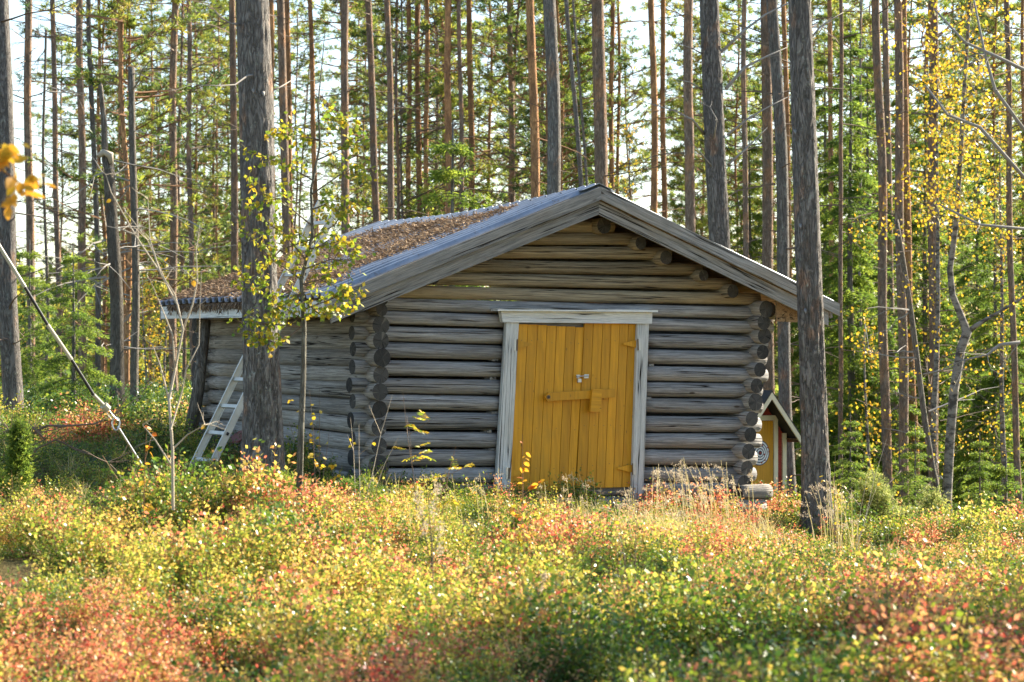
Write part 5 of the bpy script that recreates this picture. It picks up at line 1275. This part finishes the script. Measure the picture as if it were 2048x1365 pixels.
gn_scatter('heath', 'autumn bilberry and lingonberry carpet in yellow, green, orange and red', 'heath', bil+lin, np.stack([x, d, gz(x, d)-.015], 1), np.stack([rng.normal(0, .12, len(x)), rng.normal(0, .12, len(x)), rng.rand(len(x))*6.28], 1), scl, idx)
# farther undergrowth, larger tufts
x, d = scatter_pts(9000, 33, 75, rng, 3); und = [sprig('undergrowth_shrub', 760+i, 12, h, 14, .045, .026, 'lingon' if i % 2 else 'heath_green') for i, h in enumerate((.4, .45, .35, .3))]
gn_scatter('undergrowth', 'low green and yellow undergrowth covering the floor deeper in the forest', 'undergrowth', und, np.stack([x, d, gz(x, d)-.03], 1), np.stack([0*x, 0*x, rng.rand(len(x))*6.28], 1), .8+.7*rng.rand(len(x)), rng.randint(0, 4, len(x)))
# grass
gr = [tuft('grass_tuft', 800+i, 34, h, m, .0045) for i, (h, m) in enumerate(((.32, 'straw'), (.28, 'green_grass'), (.24, 'green_grass'), (.36, 'straw'), (.20, 'straw')))]
px = np.concatenate([rng.normal(1330, 115, 260), rng.normal(1150, 60, 90), rng.uniform(760, 1700, 60), rng.uniform(-50, 2100, 100)]); dd = np.concatenate([rng.uniform(18.2, 22.5, 260), rng.uniform(20.3, 22.8, 90), rng.uniform(15, 22.5, 60), rng.uniform(11, 28, 100)])
x = (px-1024)/F*dd; rel = np.stack([x-P0.x, dd-P0.y], 1); ok = ~((rel @ np.array([G.x, G.y]) > -2.4) & (rel @ np.array([S.x, S.y]) > -.2) & (rel @ np.array([S.x, S.y]) < 4.2)); x = x[ok]; dd = dd[ok]
gn_scatter('grass', 'dry yellow and green grass tufts mostly below the right half of the hut', 'grass', gr, np.stack([x, dd, gz(x, dd)-.02], 1), np.stack([0*x, 0*x, rng.rand(len(x))*6.28], 1), .7+.6*rng.rand(len(x)), rng.randint(0, 5, len(x)))
# tall flowering grass stalks before the right wall
def stalks():
    R.seed(91); rng = np.random.RandomState(92); V = []; Q = []; rn = []; C = []; D = []
    spots = [(R.gauss(1390, 60), R.uniform(20.3, 22.6)) for _ in range(75)]+[(R.uniform(1080, 1300), R.uniform(20.5, 22.2)) for _ in range(34)]+[(R.uniform(1620, 1720), R.uniform(20.5, 22.5)) for _ in range(22)]+[(R.uniform(830, 1000), R.uniform(18.5, 21)) for _ in range(10)]
    for px, d in spots:
        x = px_at(px, d); b0 = np.array([x, d, gzf(x, d)]); h = R.uniform(.42, .82) if px > 1300 else R.uniform(.3, .6); a = R.uniform(-.5, .5)+(-.35); s = R.uniform(.05, .5)
        m = len(V); P = []
        for t in (0, .3, .6, .85, 1.0):
            p = b0+np.array([math.sin(a)*s*h*t*t, R.uniform(-.004, .004), h*(t-.15*s*t**3)]); P.append(p); w = .0028*(1-.5*t); V += [p-np.array([w, 0, 0]), p+np.array([w, 0, 0])]
        for j in range(4): Q.append([m+2*j, m+2*j+1, m+2*j+3, m+2*j+2]); rn.append(R.random())
        for _ in range(34 if px > 1100 else 14):
            t = R.random(); p = P[3]*(1-t)+P[4]*t + np.array([math.sin(a)*.12*t, 0, -.05*t*t]); C.append(p+rng.randn(3)*.012*(1.4-t)); D.append(np.array([math.sin(a), 0, .5]))
    V1, Q1 = blades(np.array(C), np.array(D), .022, .005, .5, rng)
    me = np_mesh('flowering_grass', np.array(V), np.array(Q), M['straw'], np.array(rn)); o = link(bpy.data.objects.new('flowering_grass', me)); tag(o, 'tall dry flowering grass stalks before the right hut wall', 'grass', kind='stuff')
    s = bpy.data.objects.new('seed_heads', np_mesh('seed_heads', V1, Q1, M['seedhead'], rng.rand(len(Q1)))); COL.objects.link(s); s.parent = o; tag(s, kind='stuff')
    for px, ty, d, lb, w in ((868, 975, 13.2, 'blurred fluffy grey seed plant, tall, left of the door in the foreground', .05), (1110, 1090, 12.6, 'blurred pale fluffy seed head below the door in the foreground', .03)):
        x = px_at(px, d); base = Vector((x, d, gzf(x, d))); top = U(px-12, ty, d)-base; o = empty('seed_plant', base, lb, 'plant'); b = MB(); b.tube([Vector((0, 0, 0)), top*.5+Vector((.01, 0, 0)), top], [.004, .003, .002], 5, False)
        C = []
        for i in range(7 if w > .04 else 2):
            e = top*R.uniform(.62, 1)+Vector((R.uniform(-.06, .06), 0, R.uniform(-.03, .03))); b.tube([top*.5, e], [.002, .001], 3, False); C += [np.array(e)+rng.randn(3)*np.array([w*.25, w*.25, w*.5]) for _ in range(60)]
        adopt(o, 'stem', b.mesh('stem', M['twig'])); V, Q = blades(np.array(C), rng.randn(len(C), 3), .016, .008, .2, rng); adopt(o, 'seed_fluff', np_mesh('seed_fluff', V, Q, M['seedhead'], rng.rand(len(Q))), 'stuff')
stalks()
